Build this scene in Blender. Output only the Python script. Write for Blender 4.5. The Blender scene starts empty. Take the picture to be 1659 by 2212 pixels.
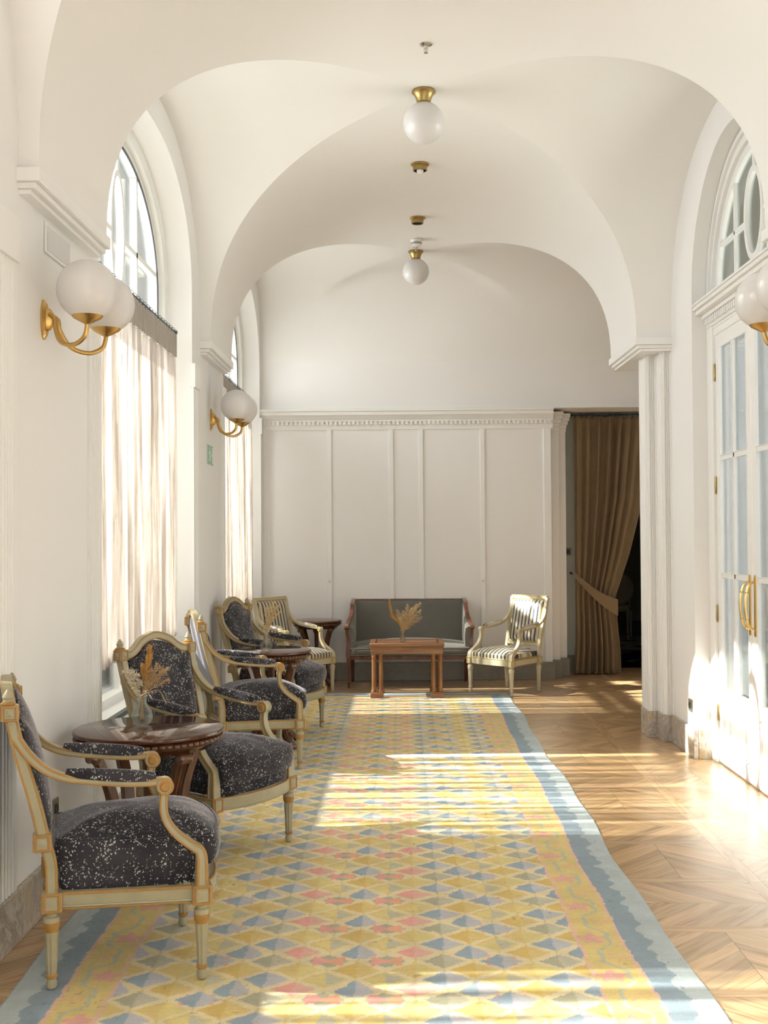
import bpy, bmesh, math, random
import numpy as np
from mathutils import Vector, Matrix

# ---------------------------------------------------------------- camera, light, exposure
SC = bpy.context.scene
COL = SC.collection
FPX = 2450.0
EYE = 1.55
cam_data = bpy.data.cameras.new('camera')
cam = bpy.data.objects.new('camera', cam_data); COL.objects.link(cam)
cam_data.sensor_fit = 'VERTICAL'; cam_data.sensor_height = 36.0
cam_data.lens = 36.0 * FPX / 2212.0
cam_data.clip_start = 0.05; cam_data.clip_end = 200
PITCH, YAW, ROLL = math.radians(1.08), math.radians(0.90), math.radians(-0.35)
cam.matrix_world = (Matrix.Translation((0, 0, EYE)) @ Matrix.Rotation(YAW, 4, 'Z') @
                    Matrix.Rotation(math.pi/2 + PITCH, 4, 'X') @ Matrix.Rotation(ROLL, 4, 'Z'))
SC.camera = cam
SC.view_settings.view_transform = 'Standard'
SC.view_settings.look = 'None'
SC.view_settings.gamma = 1
SC.view_settings.use_curve_mapping = False
SC.view_settings.exposure = 0.24

world = bpy.data.worlds.new('daylight'); SC.world = world
world.use_nodes = True
bg = world.node_tree.nodes['Background']
bg.inputs['Color'].default_value = (0.98, 1.0, 0.99, 1)
bg.inputs['Strength'].default_value = 1.5

sun_d = bpy.data.lights.new('sun', 'SUN'); sun_d.energy = 24; sun_d.angle = math.radians(0.7)
sun_d.color = (1.0, 0.955, 0.88)
sun = bpy.data.objects.new('sun', sun_d); COL.objects.link(sun)
sun.location = (-12, 6, 12)
sun.rotation_euler = Vector((0.78, 0.03, -0.62)).to_track_quat('-Z', 'Y').to_euler()

def portal(name, loc, rot, sx, sy):
    d = bpy.data.lights.new(name, 'AREA'); d.shape = 'RECTANGLE'; d.size = sx; d.size_y = sy
    d.cycles.is_portal = True
    o = bpy.data.objects.new(name, d); COL.objects.link(o); o.location = loc; o.rotation_euler = rot
    return o

# ---------------------------------------------------------------- bays (shared measures)
XC, HS = 0.165, 1.577            # vault axis and half span
XL, XR = XC - HS, XC + HS        # -1.412, 1.742
ZS, RISE = 2.98, 1.28
PV = 2.35
BH = 1.49                        # bay half length
BAYS = [-1.1, 2.9, 6.9, 10.9]
WL, WR = -1.49, 2.0              # wall faces
YB = 12.0                        # far wall
YE = -2.59                       # wall behind
for k, yc in enumerate(BAYS):
    portal('window_portal', (-1.86, min(yc, 10.72) - (0.1 if k < 3 else 0), 2.2), (0, -math.pi/2, 0), 3.6, 2.5)
portal('window_portal', (0.2, YE - 0.2, 1.9), (math.pi/2, 0, 0), 2.6, 3.4)
def fill_light(name, loc, rot, sx, sy, e):          # added fill lamp outside the glazing, standing in for daylight
    d = bpy.data.lights.new(name, 'AREA'); d.shape = 'RECTANGLE'; d.size = sx; d.size_y = sy; d.energy = e; d.color = (.975, .985, 1)
    o = bpy.data.objects.new(name, d); COL.objects.link(o); o.location = loc; o.rotation_euler = rot
fill_light('fill_end_window', (0.2, YE - 0.5, 2.1), (math.pi/2, 0, 0), 3.0, 3.6, 50)  # weak added fill from behind the camera
fill_light('fill_left_windows', (-4.2, 6.2, 3.4), (0, -math.pi/2 + .38, 0), 3.6, 13.0, 1150)   # added fill lamp in place of sky, left of all the windows
fill_light('fill_side_room', (5.2, 7.0, 2.2), (0, math.pi/2, 0), 2.6, 3.0, 320)  # added lamp that backlights the door sheers

random.seed(7)
rnd = random.random
def U(a, b): return a + (b - a) * rnd()

# ---------------------------------------------------------------- mesh helpers
class MB:
    def __init__(s): s.v = []; s.f = []; s.m = []; s.uv = None
    def add(s, verts, faces, m=0, M=None):
        o = len(s.v)
        s.v += [tuple(M @ Vector(v)) for v in verts] if M is not None else [tuple(v) for v in verts]
        s.f += [tuple(i + o for i in f) for f in faces]
        s.m += list(m) if isinstance(m, (list, tuple)) else [m] * len(faces)
        return s
    def box(s, x0, x1, y0, y1, z0, z1, m=0, M=None):
        v = [(x0,y0,z0),(x1,y0,z0),(x1,y1,z0),(x0,y1,z0),(x0,y0,z1),(x1,y0,z1),(x1,y1,z1),(x0,y1,z1)]
        return s.add(v, [(0,3,2,1),(4,5,6,7),(0,1,5,4),(1,2,6,5),(2,3,7,6),(3,0,4,7)], m, M)
    def cbox(s, c, d, m=0, M=None):
        return s.box(c[0]-d[0]/2, c[0]+d[0]/2, c[1]-d[1]/2, c[1]+d[1]/2, c[2]-d[2]/2, c[2]+d[2]/2, m, M)
    def rings(s, R, m=0, closed=True, cap=True, M=None, mr=None, loop=False):
        n = len(R[0]); v = [p for r in R for p in r]; f = []; mm = []
        K = len(R)
        for k in range(K if loop else K - 1):
            k2 = (k + 1) % K
            for i in range(n if closed else n - 1):
                j = (i + 1) % n
                f.append((k*n+i, k*n+j, k2*n+j, k2*n+i))
                mm.append(mr(k, i) if mr else m)
        if cap and not loop:
            f.append(tuple(range(n-1, -1, -1))); mm.append(mr(0, 0) if mr else m)
            f.append(tuple((K-1)*n+i for i in range(n))); mm.append(mr(K-2, 0) if mr else m)
        return s.add(v, f, mm, M)
    def lathe(s, prof, seg=24, c=(0,0,0), m=0, M=None, flute=None, mz=None, cap=True):
        R = []
        for r, z in prof:
            ring = []
            for i in range(seg):
                a = 2*math.pi*i/seg
                k = 1.0
                if flute and flute[0] < z < flute[1]: k = 1 - flute[2]*(0.5 - 0.5*math.cos(a*flute[3]))
                ring.append((c[0]+r*k*math.cos(a), c[1]+r*k*math.sin(a), c[2]+z))
            R.append(ring)
        return s.rings(R, m, cap=cap, M=M, mr=(lambda k, i: mz((prof[k][1]+prof[min(k+1,len(prof)-1)][1])/2)) if mz else None)
    def tube(s, pts, r, seg=8, m=0, loop=False, M=None, cap=True):
        P = [Vector(p) for p in pts]; n = len(P); R = []
        t = (P[1] - P[0]).normalized()
        up = Vector((0,0,1)) if abs(t.z) < .9 else Vector((1,0,0))
        a = t.cross(up).normalized()
        for i in range(n):
            if loop: t = (P[(i+1)%n] - P[(i-1)%n])
            else: t = P[min(i+1,n-1)] - P[max(i-1,0)]
            if t.length < 1e-9: t = Vector((0,0,1))
            t.normalize()
            a = (a - t * a.dot(t)); 
            if a.length < 1e-6: a = t.orthogonal()
            a.normalize(); b = t.cross(a)
            rr = r(i/(n-1)) if callable(r) else r
            R.append([tuple(P[i] + (a*math.cos(2*math.pi*k/seg) + b*math.sin(2*math.pi*k/seg))*rr) for k in range(seg)])
        return s.rings(R, m, M=M, loop=loop, cap=cap)
    def sweep(s, pts, N, prof, pm=None, m=0, scale=None, loop=False, M=None, cap=True):
        P = [Vector(p) for p in pts]; n = len(P); R = []; N = Vector(N)
        for i in range(n):
            t = (P[(i+1)%n] - P[(i-1)%n]) if loop else (P[min(i+1,n-1)] - P[max(i-1,0)])
            t.normalize()
            nn = (N - t * N.dot(t)).normalized(); b = t.cross(nn)
            k = scale(i/(n-1)) if scale else (1,1)
            if not isinstance(k, tuple): k = (k,k)
            R.append([tuple(P[i] + nn*(p[0]*k[0]) + b*(p[1]*k[1])) for p in prof])
        return s.rings(R, m, M=M, loop=loop, cap=cap, mr=(lambda k, i: pm[i]) if pm else None)
    def prism(s, out, axis, a0, a1, m=0, M=None):
        def P(p, a):
            return (a,p[0],p[1]) if axis == 'x' else ((p[0],a,p[1]) if axis == 'y' else (p[0],p[1],a))
        return s.rings([[P(p,a0) for p in out], [P(p,a1) for p in out]], m, M=M)
    def build(s, name, mats, parent=None, bevel=0, angle=35, smooth=True, subd=0, loc=None):
        me = bpy.data.meshes.new(name)
        me.from_pydata(s.v, [], s.f)
        if not isinstance(mats, (list, tuple)): mats = [mats]
        for mt in mats: me.materials.append(mt)
        me.polygons.foreach_set('material_index', s.m)
        if len(s.f) < 60000:
            bm = bmesh.new(); bm.from_mesh(me); bmesh.ops.recalc_face_normals(bm, faces=bm.faces); bm.to_mesh(me); bm.free()
        if smooth:
            me.polygons.foreach_set('use_smooth', [True]*len(me.polygons))
            me.set_sharp_from_angle(angle=math.radians(angle))
        me.update()
        o = bpy.data.objects.new(name, me); COL.objects.link(o)
        if parent is not None: o.parent = parent
        if loc: o.location = loc
        if bevel:
            b = o.modifiers.new('bevel', 'BEVEL'); b.width = bevel; b.segments = 2; b.limit_method = 'ANGLE'; b.angle_limit = math.radians(40)
        if subd:
            b = o.modifiers.new('subd', 'SUBSURF'); b.levels = subd; b.render_levels = subd
        return o

def tag(o, label=None, cat=None, group=None, kind=None):
    if label: o['label'] = label
    if cat: o['category'] = cat
    if group: o['group'] = group
    if kind: o['kind'] = kind
    return o
def empty(name, loc, rz=0, label=None, cat=None, group=None, kind=None):
    o = bpy.data.objects.new(name, None); COL.objects.link(o)
    o.location = loc; o.rotation_euler = (0,0,rz); o.empty_display_size = .1
    return tag(o, label, cat, group, kind)
def struct(o, label=None): 
    o['kind'] = 'structure'
    if label: o['label'] = label
    return o
def copy_tree(o, parent=None):
    c = o.copy(); COL.objects.link(c)
    if parent is not None: c.parent = parent
    for ch in list(o.children): copy_tree(ch, c)
    return c
def catmull(P, n=6, closed=False):
    P = [Vector(p) for p in P]; N = len(P); out = []
    rng = range(N if closed else N-1)
    for i in rng:
        p0 = P[(i-1)%N] if closed else P[max(i-1,0)]; p1 = P[i]; p2 = P[(i+1)%N] if closed else P[i+1]
        p3 = P[(i+2)%N] if closed else P[min(i+2,N-1)]
        for k in range(n):
            t = k/n
            out.append(tuple(0.5*((2*p1) + (p2-p0)*t + (2*p0-5*p1+4*p2-p3)*t*t + (3*p1-p0-3*p2+p3)*t**3)))
    if not closed: out.append(tuple(P[-1]))
    return out

# ---------------------------------------------------------------- materials
def new_mat(name):
    m = bpy.data.materials.new(name); m.use_nodes = True
    nt = m.node_tree; b = nt.nodes['Principled BSDF']
    return m, nt, b
def sockin(b, **kw):
    for k, v in kw.items():
        k = k.replace('_', ' ')
        if k in b.inputs: b.inputs[k].default_value = v
def node(nt, t, **kw):
    n = nt.nodes.new(t)
    for k, v in kw.items():
        if k in n.inputs.keys(): n.inputs[k].default_value = v
        else: setattr(n, k, v)
    return n
def ramp(nt, fac, stops, interp='LINEAR'):
    r = nt.nodes.new('ShaderNodeValToRGB'); r.color_ramp.interpolation = interp
    e = r.color_ramp.elements
    while len(e) < len(stops): e.new(0.5)
    for i, (p, c) in enumerate(stops):
        e[i].position = p; e[i].color = (c[0], c[1], c[2], 1) if not isinstance(c, (int, float)) else (c, c, c, 1)
    nt.links.new(fac, r.inputs[0]); return r.outputs[0]
def objco(nt, scale=(1,1,1)):
    t = nt.nodes.new('ShaderNodeTexCoord'); mp = nt.nodes.new('ShaderNodeMapping')
    mp.inputs['Scale'].default_value = scale
    nt.links.new(t.outputs['Object'], mp.inputs['Vector']); return mp.outputs[0]
def math_n(nt, op, a, b=None, c=None):
    n = nt.nodes.new('ShaderNodeMath'); n.operation = op
    for i, x in enumerate((a, b, c)):
        if x is None: continue
        if isinstance(x, (int, float)): n.inputs[i].default_value = x
        else: nt.links.new(x, n.inputs[i])
    return n.outputs[0]
def mixc(nt, f, a, b, mode='MIX'):
    n = nt.nodes.new('ShaderNodeMix'); n.data_type = 'RGBA'; n.blend_type = mode
    for k, x in ((0, f), (6, a), (7, b)):
        if isinstance(x, (int, float)): n.inputs[k].default_value = x
        elif isinstance(x, tuple): n.inputs[k].default_value = (x[0], x[1], x[2], 1)
        else: nt.links.new(x, n.inputs[k])
    return n.outputs[2]
def bump(nt, b, h, strength=.2, dist=.002):
    n = nt.nodes.new('ShaderNodeBump'); n.inputs['Strength'].default_value = strength; n.inputs['Distance'].default_value = dist
    nt.links.new(h, n.inputs['Height']); nt.links.new(n.outputs[0], b.inputs['Normal'])

def plain(name, c, rough=.5, metal=0, var=.0, scale=8, coat=0, spec=.5, bumpy=0):
    m, nt, b = new_mat(name)
    sockin(b, Base_Color=(c[0],c[1],c[2],1), Roughness=rough, Metallic=metal, Coat_Weight=coat, Specular_IOR_Level=spec)
    nz = node(nt, 'ShaderNodeTexNoise', Scale=scale, Detail=4.0)
    nt.links.new(objco(nt), nz.inputs['Vector'])
    if var:
        nt.links.new(mixc(nt, nz.outputs[0], tuple(x*(1-var) for x in c), tuple(min(1, x*(1+var)) for x in c)), b.inputs['Base Color'])
    if bumpy: bump(nt, b, nz.outputs[0], bumpy)
    return m

M_wall = plain('wall_plaster', (.86,.842,.83), .75, var=.012, scale=3, spec=.25)
M_ceil = plain('ceiling_plaster', (.86,.838,.816), .85, var=.01, scale=2, spec=.2)
M_trim = plain('trim_paint', (.87,.856,.838), .4, var=.01, spec=.4)
M_door = plain('door_paint', (.87,.856,.838), .35, var=.01)
M_brass = plain('satin_brass', (.62,.40,.14), .32, 1, var=.12, scale=12)
M_brass2 = plain('bright_brass', (.80,.58,.22), .22, 1, var=.05)
M_brass_dark = plain('aged_brass', (.42,.30,.12), .35, 1, var=.35, scale=25)
M_black = plain('black_metal', (.03,.035,.04), .4, var=.1)
M_dark = plain('dark_socket', (.04,.045,.05), .4, var=.1)
M_socket = plain('bronze_plate', (.24,.22,.17), .4, .5, var=.05)
M_silver = plain('chrome', (.6,.58,.54), .25, 1, var=.05)
M_globe = plain('opal_glass', (.70,.675,.67), .35, var=.02, scale=5, coat=.3)
M_white = plain('white_plastic', (.82,.80,.76), .4, var=.01)
M_sign = plain('exit_green', (.30,.50,.40), .5, var=.02)
M_signw = plain('exit_pale', (.78,.84,.74), .5, var=.02)
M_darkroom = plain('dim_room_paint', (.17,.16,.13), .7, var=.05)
M_stone = plain('terrace_stone', (.24,.235,.22), .8, var=.1)  # dark tone set to limit sun bounce from outside
M_sillline = plain('sill_gasket', (.05,.055,.06), .5, var=.1)
M_hallwall = plain('hall_wall_paint', (.62,.62,.55), .7, var=.02)

def glass(name, tint=(.95,.97,.96), gl=.12):
    m, nt, b = new_mat(name); out = nt.nodes['Material Output']
    tr = node(nt, 'ShaderNodeBsdfTransparent'); tr.inputs[0].default_value = (*tint, 1)
    g = node(nt, 'ShaderNodeBsdfGlossy'); g.inputs['Roughness'].default_value = .03
    lw = node(nt, 'ShaderNodeLayerWeight'); lw.inputs[0].default_value = .25
    f = math_n(nt, 'MULTIPLY_ADD', lw.outputs['Fresnel'], .8, gl*.4)
    mx = node(nt, 'ShaderNodeMixShader'); nt.links.new(f, mx.inputs[0])
    nt.links.new(tr.outputs[0], mx.inputs[1]); nt.links.new(g.outputs[0], mx.inputs[2]); nt.links.new(mx.outputs[0], out.inputs[0])
    return m
M_glass = glass('window_glass')
M_fanglass = glass('fanlight_glass', (.72,.74,.70), .2)

def vase_glass():
    m, nt, b = new_mat('vase_glass'); out = nt.nodes['Material Output']
    sockin(b, Base_Color=(.93,.96,.94,1), Roughness=.06, Transmission_Weight=1.0, IOR=1.35)
    v = node(nt, 'ShaderNodeTexVoronoi', Scale=150.0); nt.links.new(objco(nt), v.inputs['Vector'])
    bump(nt, b, v.outputs[0], .5, .001)
    tr = node(nt, 'ShaderNodeBsdfTransparent'); tr.inputs[0].default_value = (.93,.95,.93,1)
    mx = node(nt, 'ShaderNodeMixShader'); mx.inputs[0].default_value = .45
    nt.links.new(b.outputs[0], mx.inputs[1]); nt.links.new(tr.outputs[0], mx.inputs[2]); nt.links.new(mx.outputs[0], out.inputs[0])
    return m
M_vase = vase_glass()

def speckle():
    m, nt, b = new_mat('speckled_velvet')
    co = objco(nt)
    nz = node(nt, 'ShaderNodeTexNoise', Scale=45.0, Detail=3.0); nt.links.new(co, nz.inputs['Vector'])
    vm = nt.nodes.new('ShaderNodeVectorMath'); vm.operation = 'MULTIPLY_ADD'
    nt.links.new(nz.outputs['Color'], vm.inputs[0]); vm.inputs[1].default_value = (.022,)*3; nt.links.new(co, vm.inputs[2])
    mp = node(nt, 'ShaderNodeMapping'); mp.inputs['Scale'].default_value = (1.0, 1.0, .7); nt.links.new(vm.outputs[0], mp.inputs[0])
    vo = node(nt, 'ShaderNodeTexVoronoi', Scale=165.0); nt.links.new(mp.outputs[0], vo.inputs['Vector'])
    sp = nt.nodes.new('ShaderNodeSeparateColor'); nt.links.new(vo.outputs['Color'], sp.inputs[0])
    cl = node(nt, 'ShaderNodeTexNoise', Scale=14.0, Detail=2.0); nt.links.new(co, cl.inputs['Vector'])
    thr = math_n(nt, 'MULTIPLY', math_n(nt, 'SUBTRACT', sp.outputs[0], math_n(nt, 'MULTIPLY_ADD', cl.outputs[0], -.9, .86)), .85)
    fl = math_n(nt, 'LESS_THAN', vo.outputs['Distance'], thr)
    big = node(nt, 'ShaderNodeTexNoise', Scale=5.0, Detail=2.0); nt.links.new(co, big.inputs['Vector'])
    base = ramp(nt, big.outputs[0], [(.35, (.022,.021,.027)), (.65, (.048,.045,.054))])
    c = mixc(nt, math_n(nt, 'MULTIPLY', fl, .85), base, (.54,.53,.49))
    nt.links.new(c, b.inputs['Base Color'])
    sockin(b, Roughness=.85, Sheen_Weight=.95, Sheen_Roughness=.32, Specular_IOR_Level=.2)
    b.inputs['Sheen Tint'].default_value = (.74,.71,.76,1)
    fine = node(nt, 'ShaderNodeTexNoise', Scale=260.0, Detail=2.0); nt.links.new(co, fine.inputs['Vector'])
    bump(nt, b, fine.outputs[0], .25, .002)
    return m
M_speck = speckle()
def velvet(name, c, tint=(.6,.58,.54), sheen=.5):
    m, nt, b = new_mat(name); co = objco(nt)
    big = node(nt, 'ShaderNodeTexNoise', Scale=3.5, Detail=3.0); nt.links.new(co, big.inputs['Vector'])
    nt.links.new(mixc(nt, big.outputs[0], tuple(x*.82 for x in c), tuple(x*1.2 for x in c)), b.inputs['Base Color'])
    sockin(b, Roughness=.8, Sheen_Weight=sheen, Sheen_Roughness=.4, Specular_IOR_Level=.2)
    b.inputs['Sheen Tint'].default_value = (*tint, 1)
    fine = node(nt, 'ShaderNodeTexNoise', Scale=220.0, Detail=2.0); nt.links.new(co, fine.inputs['Vector'])
    bump(nt, b, fine.outputs[0], .2, .002)
    return m
M_sofa = velvet('grey_velvet', (.165,.157,.138))
M_backcloth = velvet('plain_back_cloth', (.30,.29,.33), sheen=.2)
M_brown = velvet('brown_velvet', (.245,.175,.105), (.6,.48,.33), .5)

def stripes():
    m, nt, b = new_mat('striped_satin')
    t = nt.nodes.new('ShaderNodeTexCoord'); s = nt.nodes.new('ShaderNodeSeparateXYZ'); nt.links.new(t.outputs['Object'], s.inputs[0])
    ph = math_n(nt, 'FRACT', math_n(nt, 'MULTIPLY_ADD', s.outputs[1], 1/.044, 10.13))
    c = ramp(nt, ph, [(0,(.66,.62,.55)),(.24,(.36,.27,.08)),(.36,(.66,.60,.46)),(.44,(.018,.020,.05)),(.80,(.66,.60,.46)),(.88,(.36,.27,.08))], 'CONSTANT')
    nt.links.new(c, b.inputs['Base Color']); sockin(b, Roughness=.42, Sheen_Weight=.2)
    return m
M_stripe = stripes()

def wood(name, c0, c1, rough=.25, scale=(3,30,30), coat=.3):
    m, nt, b = new_mat(name)
    nz = node(nt, 'ShaderNodeTexNoise', Scale=1.6, Detail=6.0, Distortion=.6); nt.links.new(objco(nt, scale), nz.inputs['Vector'])
    nt.links.new(ramp(nt, nz.outputs[0], [(.3, c0), (.7, c1)]), b.inputs['Base Color'])
    sockin(b, Roughness=rough, Coat_Weight=coat, Coat_Roughness=.04)
    return m
M_mahog = wood('mahogany', (.045,.015,.007), (.105,.038,.018), .07, coat=0)
M_mahog_leg = wood('mahogany_leg', (.075,.028,.014), (.16,.068,.032), .3, (25,25,3), coat=.3)
M_sofawood = wood('sofa_mahogany', (.075,.022,.012), (.17,.055,.03), .25, (20,20,3), .4)
M_coffee = wood('yew_wood', (.19,.075,.03), (.36,.165,.065), .3, (2,25,25), .3)
M_coffee_leg = wood('yew_column', (.20,.085,.035), (.40,.19,.075), .35, (25,25,3), .2)
M_cream = plain('olive_cream_paint', (.375,.335,.215), .42, var=.16, scale=14)
M_ochre = plain('ochre_gilding', (.38,.20,.05), .45, var=.25, scale=40)
M_cream2 = plain('ivory_paint', (.56,.50,.37), .4, var=.08, scale=14)
M_ochre2 = plain('pale_gilding', (.47,.355,.12), .4, var=.2, scale=30)
M_dry_white = plain('dried_white_leaf', (.72,.62,.46), .8, var=.15, scale=60)
M_dry_tan = plain('dried_tan_feather', (.60,.40,.20), .8, var=.2, scale=60)
M_dry_orange = plain('dried_orange_plume', (.62,.33,.08), .8, var=.2, scale=60)
M_dry_gold = plain('dried_gold_grass', (.66,.48,.24), .8, var=.2, scale=60)

def marble(name, stops, scale=4, rough=.3, dk=.3):
    m, nt, b = new_mat(name); co = objco(nt)
    nz = node(nt, 'ShaderNodeTexNoise', Scale=float(scale), Detail=9.0, Roughness=.65, Distortion=1.6); nt.links.new(co, nz.inputs['Vector'])
    n2 = node(nt, 'ShaderNodeTexNoise', Scale=scale*6.0, Detail=5.0); nt.links.new(co, n2.inputs['Vector'])
    c = ramp(nt, nz.outputs[0], stops)
    nt.links.new(mixc(nt, math_n(nt, 'MULTIPLY', n2.outputs[0], dk), c, (.16,.14,.11)), b.inputs['Base Color'])
    sockin(b, Roughness=rough); return m
M_marble = marble('grey_brown_marble', [(.25,(.30,.25,.20)),(.40,(.56,.51,.46)),(.47,(.38,.31,.25)),(.53,(.62,.58,.54)),(.60,(.50,.36,.18)),(.66,(.60,.56,.52)),(.8,(.36,.30,.25))])
M_marble_dark = marble('dark_green_marble', [(.3,(.20,.19,.15)),(.5,(.27,.25,.20)),(.7,(.21,.19,.155))])  # darker, greener marble for the far baseboard

def parquet():
    m, nt, b = new_mat('oak_parquet')
    uv = nt.nodes.new('ShaderNodeUVMap'); uv.uv_map = 'grain'
    mp = node(nt, 'ShaderNodeMapping'); mp.inputs['Scale'].default_value = (1.6, 26, 1); nt.links.new(uv.outputs[0], mp.inputs[0])
    nz = node(nt, 'ShaderNodeTexNoise', Scale=1.6, Detail=7.0, Distortion=1.1); nt.links.new(mp.outputs[0], nz.inputs['Vector'])
    at = nt.nodes.new('ShaderNodeAttribute'); at.attribute_name = 'tint'
    c = ramp(nt, nz.outputs[0], [(.28, (.36,.19,.085)), (.42, (.54,.335,.165)), (.60, (.64,.43,.235)), (.8,(.70,.50,.30))])
    c = mixc(nt, 1.0, c, at.outputs['Color'], 'MULTIPLY')
    nt.links.new(c, b.inputs['Base Color'])
    sockin(b, Roughness=.34, Coat_Weight=.85, Coat_Roughness=.26)
    r2 = node(nt, 'ShaderNodeTexNoise', Scale=3.0, Detail=2.0)
    nt.links.new(objco(nt), r2.inputs['Vector'])
    nt.links.new(math_n(nt, 'MULTIPLY_ADD', r2.outputs[0], .14, .27), b.inputs['Roughness'])
    bump(nt, b, nz.outputs[0], .08, .001)
    return m
M_parquet = parquet()
M_gap = plain('parquet_gap', (.05,.025,.012), .8, var=.1)

def rug_mat():
    m, nt, b = new_mat('wool_rug')
    at = nt.nodes.new('ShaderNodeAttribute'); at.attribute_name = 'weave'
    co = objco(nt)
    nz = node(nt, 'ShaderNodeTexNoise', Scale=220.0, Detail=2.0); nt.links.new(co, nz.inputs['Vector'])
    st = node(nt, 'ShaderNodeTexNoise', Scale=18.0, Detail=3.0); nt.links.new(objco(nt, (.5,6,1)), st.inputs['Vector'])
    v = math_n(nt, 'MULTIPLY_ADD', nz.outputs[0], .35, .72)
    v = math_n(nt, 'MULTIPLY', v, math_n(nt, 'MULTIPLY_ADD', st.outputs[0], .3, .96))
    cc = nt.nodes.new('ShaderNodeCombineColor')
    for i in range(3): nt.links.new(v, cc.inputs[i])
    nt.links.new(mixc(nt, 1.0, at.outputs['Color'], cc.outputs[0], 'MULTIPLY'), b.inputs['Base Color'])
    sockin(b, Roughness=.95, Sheen_Weight=.15, Specular_IOR_Level=.1)
    bump(nt, b, nz.outputs[0], .6, .004)
    return m
M_rug = rug_mat()

def sheer(name, c, lo, hi, axis=1, freq=9.0, seed=0., tw=.6):
    m, nt, b = new_mat(name); out = nt.nodes['Material Output']
    sc = [0.15,0.15,0.03]; sc[axis] = 1.0
    mp = objco(nt, tuple(sc))
    nz = node(nt, 'ShaderNodeTexNoise', Scale=freq, Detail=5.0, Roughness=.7); nt.links.new(mp, nz.inputs['Vector'])
    ad = nt.nodes.new('ShaderNodeVectorMath'); ad.operation = 'ADD'; ad.inputs[1].default_value = (seed, seed, seed)
    nt.links.new(mp, ad.inputs[0]); nt.links.new(ad.outputs[0], nz.inputs['Vector'])
    f = nt.nodes.new('ShaderNodeMapRange'); nt.links.new(nz.outputs[0], f.inputs[0])
    f.inputs[1].default_value = .38; f.inputs[2].default_value = .58; f.inputs[3].default_value = lo; f.inputs[4].default_value = hi
    wv = node(nt, 'ShaderNodeTexNoise', Scale=90.0, Detail=3.0, Distortion=.8); nt.links.new(objco(nt, (1,1,.08)), wv.inputs['Vector'])
    col = mixc(nt, wv.outputs[0], tuple(x*.86 for x in c), c)
    tr = node(nt, 'ShaderNodeBsdfTransparent'); df = node(nt, 'ShaderNodeBsdfDiffuse'); tl = node(nt, 'ShaderNodeBsdfTranslucent')
    nt.links.new(col, df.inputs[0]); nt.links.new(col, tl.inputs[0])
    m1 = node(nt, 'ShaderNodeMixShader'); m1.inputs[0].default_value = tw
    nt.links.new(df.outputs[0], m1.inputs[1]); nt.links.new(tl.outputs[0], m1.inputs[2])
    m2 = node(nt, 'ShaderNodeMixShader'); nt.links.new(f.outputs[0], m2.inputs[0])
    nt.links.new(m1.outputs[0], m2.inputs[1]); nt.links.new(tr.outputs[0], m2.inputs[2]); nt.links.new(m2.outputs[0], out.inputs[0])
    return m
M_sheer = sheer('linen_sheer', (.68,.61,.555), .03, .66, tw=.03)
M_header = sheer('curtain_header_linen', (.50,.46,.41), .0, .05, tw=.08)
M_doorsheer = sheer('white_door_sheer', (.84,.86,.88), .02, .10, 1, 14.0, 3.3, .45)
# ================================================================ STRUCTURE
def fv(u):                       # vault height for a normalised offset
    u = min(1.0, abs(u)); return ZS + RISE * (1 - u**PV) ** (1/PV)
US = [math.sin(math.pi/2 * i/28) for i in range(29)]
def strip(mb, rows): mb.rings(rows, closed=False, cap=False)
cb = MB()
def Ygroin(yc, s, u): return yc + s*BH*u
# bays
for k, yc in enumerate(BAYS):
    for s in ((-1, 1) if k < 3 else (-1,)):
        # main barrel cells (towards -y / +y)
        for su in (-1, 1):
            rows = []
            for u in US:
                row = []
                for t in (0, .34, .67, 1):
                    v = u + (1-u)*t
                    y = yc + s*BH*v
                    row.append((XC + su*HS*u, min(y, YB + .05), fv(u)))
                rows.append(row)
            strip(cb, rows)
    for sx in (-1, 1):
        W = (XC - WL + .03) if sx < 0 else ((WR + .03 - XC) if k != 3 else (4.35 - XC))
        for sv in ((-1, 1) if k < 3 else (-1,)):
            rows = []
            for v in US:
                row = []
                for t in (0, .34, .67, 1):
                    row.append((XC + sx*(HS*v + (W-HS*v)*t), min(yc + sv*BH*v, YB + .05), fv(v)))
                rows.append(row)
            strip(cb, rows)
# last half bay: the vault curves down softly into the far wall
def smin(a, b_, k_): h = max(0., min(1., .5+.5*(b_-a)/k_)); return b_+(a-b_)*h-k_*h*(1-h)
rows = []
for j in range(49):
    y = 10.9+1.125*math.sin(math.pi/2*j/48)
    cv = 3.35+1.10*math.sqrt(max(0, 1-max(0, (y-11.3)/.696)**2))
    rows.append([(x, y, smin(max(fv((x-XC)/HS), fv((y-10.9)/BH)), cv, .16)) for x in [WL-.03+(4.38-WL)*i/150 for i in range(151)]])
strip(cb, rows)
# ribs between bays (plain barrel)
for y0, y1 in ((BAYS[0]+BH, BAYS[1]-BH), (BAYS[1]+BH, BAYS[2]-BH), (BAYS[2]+BH, BAYS[3]-BH)):
    for su in (-1, 1):
        strip(cb, [[(XC+su*HS*u, y0, fv(u)), (XC+su*HS*u, y1, fv(u))] for u in US])
struct(cb.build('ceiling', M_ceil, angle=50))

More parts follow.
